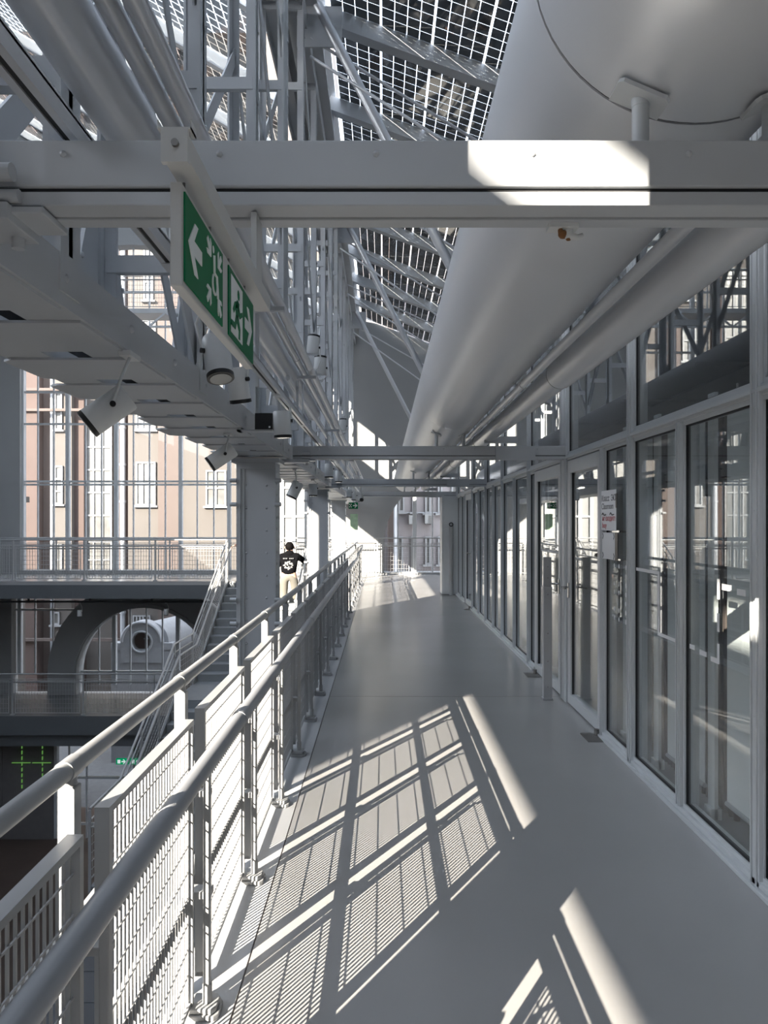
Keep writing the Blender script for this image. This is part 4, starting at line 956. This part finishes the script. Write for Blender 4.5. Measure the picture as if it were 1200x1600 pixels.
# ================================================================== BUILDINGS OUTSIDE
def house(name, label, y): return thing(name, label, 'building', (0, y, -7.4))
def wallbox(r, px0, px1, y, mat, z0=-7.4, z1=24, depth=4, name='wall'):
    a, c = P(px0, 816, y), P(px1, 816, y); m = MB(); m.box(a.x, c.x, y, y+depth, z0, z1); return part(m, name, mat, r)
def win(r, px0, px1, py0, py1, y, cols=2, rows=2, glassmat='winglass'):
    a, c = P(px0, py0, y), P(px1, py1, y); x0, x1, z1, z0 = a.x, c.x, a.z, c.z
    m = MB(); t = .07
    for i in range(cols+1): m.box(x0+(x1-x0-t)*i/cols, x0+(x1-x0-t)*i/cols+t, y-.09, y, z0, z1)
    for i in range(rows+1): m.box(x0, x1, y-.085, y, z0+(z1-z0-t)*i/rows, z0+(z1-z0-t)*i/rows+t)
    m.box(x0-.1, x1+.1, y-.16, y, z0-.08, z0)
    w = part(m, 'window', M['winwhite'], r)
    m = MB(); m.box(x0, x1, y-.03, y, z0, z1); g = m.build('pane', M[glassmat], w)
    off = Vector((r.location.x, r.location.y, r.location.z)); g.data.transform(Matrix.Translation(-off))
r = house('pink_building', 'pink and cream building seen through the tall arched window', 33)
wallbox(r, -120, 58, 33.0, M['pinkdark']); wallbox(r, 58, 86, 33.6, M['pink']); wallbox(r, 86, 112, 33.2, M['cream']); wallbox(r, 112, 131, 33.5, M['pinkdark'])
wallbox(r, 131, 178, 33.8, M['cream']); wallbox(r, 178, 200, 33.5, M['pinkdark']); wallbox(r, 200, 247, 33.1, M['cream']); wallbox(r, 247, 280, 32.9, M['pink']); wallbox(r, 280, 520, 33.1, M['cream'])
m = MB()
for py in (608, 640, 1000, 935):
    a = P(-120, py, 32.8); c = P(280, py, 32.8); m.box(a.x, c.x, 32.82, 33.0, a.z-.06, a.z+.06)
part(m, 'moulding', M['pink'], r)
win(r, 86, 98, 610, 672, 33.2, 1, 2); win(r, 86, 99, 728, 788, 33.2, 1, 3); win(r, 134, 176, 420, 600, 33.8, 3, 5); win(r, 132, 176, 662, 842, 33.8, 3, 5); win(r, 132, 176, 845, 905, 33.8, 3, 2)
win(r, 213, 244, 618, 672, 33.1, 3, 2); win(r, 213, 244, 722, 790, 33.1, 3, 2); win(r, 322, 354, 735, 791, 33.1, 2, 2); win(r, 322, 354, 590, 655, 33.1, 2, 2)
win(r, 213, 244, 500, 565, 33.1, 3, 2); win(r, 225, 240, 385, 470, 33.1, 2, 3); win(r, 86, 98, 850, 900, 33.2, 1, 2); win(r, 82, 94, 956, 976, 33.2, 1, 1); win(r, 60, 80, 470, 560, 33.6, 2, 3); win(r, 322, 354, 440, 510, 33.1, 2, 2)
win(r, 208, 236, 961, 976, 33.1, 5, 1)
m = MB(); a = P(192, 816, 33.3); m.tube((a.x, 33.3, -7.4), (a.x, 33.3, 20), .12, 12)
for k in range(14): m.tube((a.x, 33.3, -6+k*1.7), (a.x, 33.3, -5.9+k*1.7), .15, 12)
part(m, 'drainpipe', M['zinc'], r)
m = MB(); a = P(92, 816, 33.0); m.tube((a.x-.5, 33.4, -7.4), (a.x-.5, 33.4, 20), .08, 10); part(m, 'drainpipe', M['zinc'], r)
# round window porch
r = thing('entrance_porch', 'grey white porch gable with a round window seen through the lower arch', 'porch', (P(222, 1005, 27).x, 27, -7.4))
c = P(221, 1003, 27); m = MB(); PR = .78
n = 40; R0 = .36
ou = []
for k in range(n):
    a = 2*pi*k/n; ou.append((c.x+PR*cos(a) if sin(a) >= 0 else c.x+PR*1.0*(1 if cos(a) >= 0 else -1)*min(1, abs(cos(a))/max(.001, max(abs(cos(a)), abs(sin(a))))*1.0), 0))
def outer(a):
    if sin(a) >= 0: return (c.x+PR*cos(a), c.z+PR*sin(a))
    t = 1/max(abs(cos(a)), abs(sin(a))); return (c.x+PR*t*cos(a)*1.0, c.z+PR*t*sin(a))
for k in range(n):
    a0, a1 = 2*pi*k/n, 2*pi*(k+1)/n
    m.prism([(c.x+R0*cos(a0), c.z+R0*sin(a0)), outer(a0), outer(a1), (c.x+R0*cos(a1), c.z+R0*sin(a1))], .5, lambda u, v, w: (u, 27+w, v))
m.box(c.x-1.15, c.x+1.15, 27.05, 27.5, -7.4, c.z-.30); m.box(c.x-1.15, c.x-.7, 27.02, 27.5, c.z-.3, c.z-.05); m.box(c.x+.7, c.x+1.15, 27.02, 27.5, c.z-.3, c.z-.05)
part(m, 'gable', M['porch'], r)
m = MB()
m.path([(c.x+(R0+.03)*cos(2*pi*k/32), 26.98, c.z+(R0+.03)*sin(2*pi*k/32)) for k in range(33)], .045, 8, False); m.path([(c.x+(PR-.05)*cos(pi*k/24), 26.97, c.z+(PR-.05)*sin(pi*k/24)) for k in range(25)], .06, 8)
part(m, 'moulding', M['porch'], r)
m = MB(); m.path([(c.x+.25, 27.4, c.z-.05), (c.x+1.0, 30, c.z-.05)], PR*.95, 24); part(m, 'vault', M['porch'], r)
m = MB(); m.box(c.x-R0, c.x+R0, 27.3, 27.35, c.z-R0, c.z+R0); part(m, 'pane', M['pinkdark'], r)
m = MB(); m.box(c.x+.05, c.x+.09, 27.25, 27.3, c.z-.3, c.z+.3); m.box(c.x+.2, c.x+.24, 27.25, 27.3, c.z-.3, c.z+.3); m.box(c.x, c.x+.34, 27.25, 27.3, c.z+.05, c.z+.1); part(m, 'muntin', M['winwhite'], r)
# lilac building behind the walkway arch
m = MB(); m.box(-26, -12.6, 8, 25.5, -7.4, 2.3); m.box(-26.2, -12.5, 7.9, 25.6, 2.3, 2.5)  # block added out of view to shade the lower pink facade and porch
o = m.build('shade_block', M['cream']); tag(o, 'unseen low block added left of the great window to shade the facade outside', 'building')
r = house('lilac_building', 'lilac plastered building with air conditioners behind the end arch', 30)
wallbox(r, 560, 760, 30, M['lilac'], -7.4, 16)
m = MB(); m.box(P(606, 0, 28).x, P(614, 0, 28).x, 26.5, 30, -7.4, 12); part(m, 'side_wall', M['pink'], r)
for (a, c, py0, py1) in ((622, 632, 740, 800), (644, 649, 740, 800), (664, 673, 740, 802), (684, 691, 740, 802), (620, 630, 838, 890), (642, 647, 838, 886), (664, 673, 838, 882), (684, 691, 838, 882), (622, 632, 640, 700), (664, 673, 640, 700), (705, 715, 740, 802), (705, 715, 838, 882)):
    win(r, a, c, py0, py1, 30, 1, 1)
m = MB(); a = P(616, 816, 29.8); m.tube((a.x, 29.85, -7.4), (a.x, 29.85, 14), .12, 12); part(m, 'drainpipe', M['zinc'], r)
m = MB()
for py in (801, 893): a = P(560, py, 29.95); c = P(760, py, 29.95); m.box(a.x, c.x, 29.94, 30, a.z-.02, a.z+.02)
part(m, 'joint_line', M['zinc'], r)
for i, (px, py) in enumerate(((645, 813), (670, 812))):
    a = P(px-6, py-8, 29.6); c = P(px+6, py+6, 29.6); q = thing('air_conditioner', ['left air conditioner box on the lilac wall', 'right air conditioner box on the lilac wall'][i], 'air conditioner', ((a.x+c.x)/2, 29.6, c.z))
    m = MB(); m.box(a.x, c.x, 29.6, 29.98, c.z, a.z); part(m, 'housing', M['ac'], q)
    m = MB(); xm = a.x+(c.x-a.x)*.45
    for k in range(8): m.box(xm, c.x-.03, 29.59, 29.6, c.z+.03+k*(a.z-c.z-.06)/8, c.z+.05+k*(a.z-c.z-.06)/8)
    part(m, 'grille', M['hinge'], q)
    m = MB(); m.bar((a.x+.05, 29.6, c.z-.02), (a.x+.05, 30, c.z-.02), .03, .03); m.bar((c.x-.05, 29.6, c.z-.02), (c.x-.05, 30, c.z-.02), .03, .03); part(m, 'bracket', M['hinge'], q)
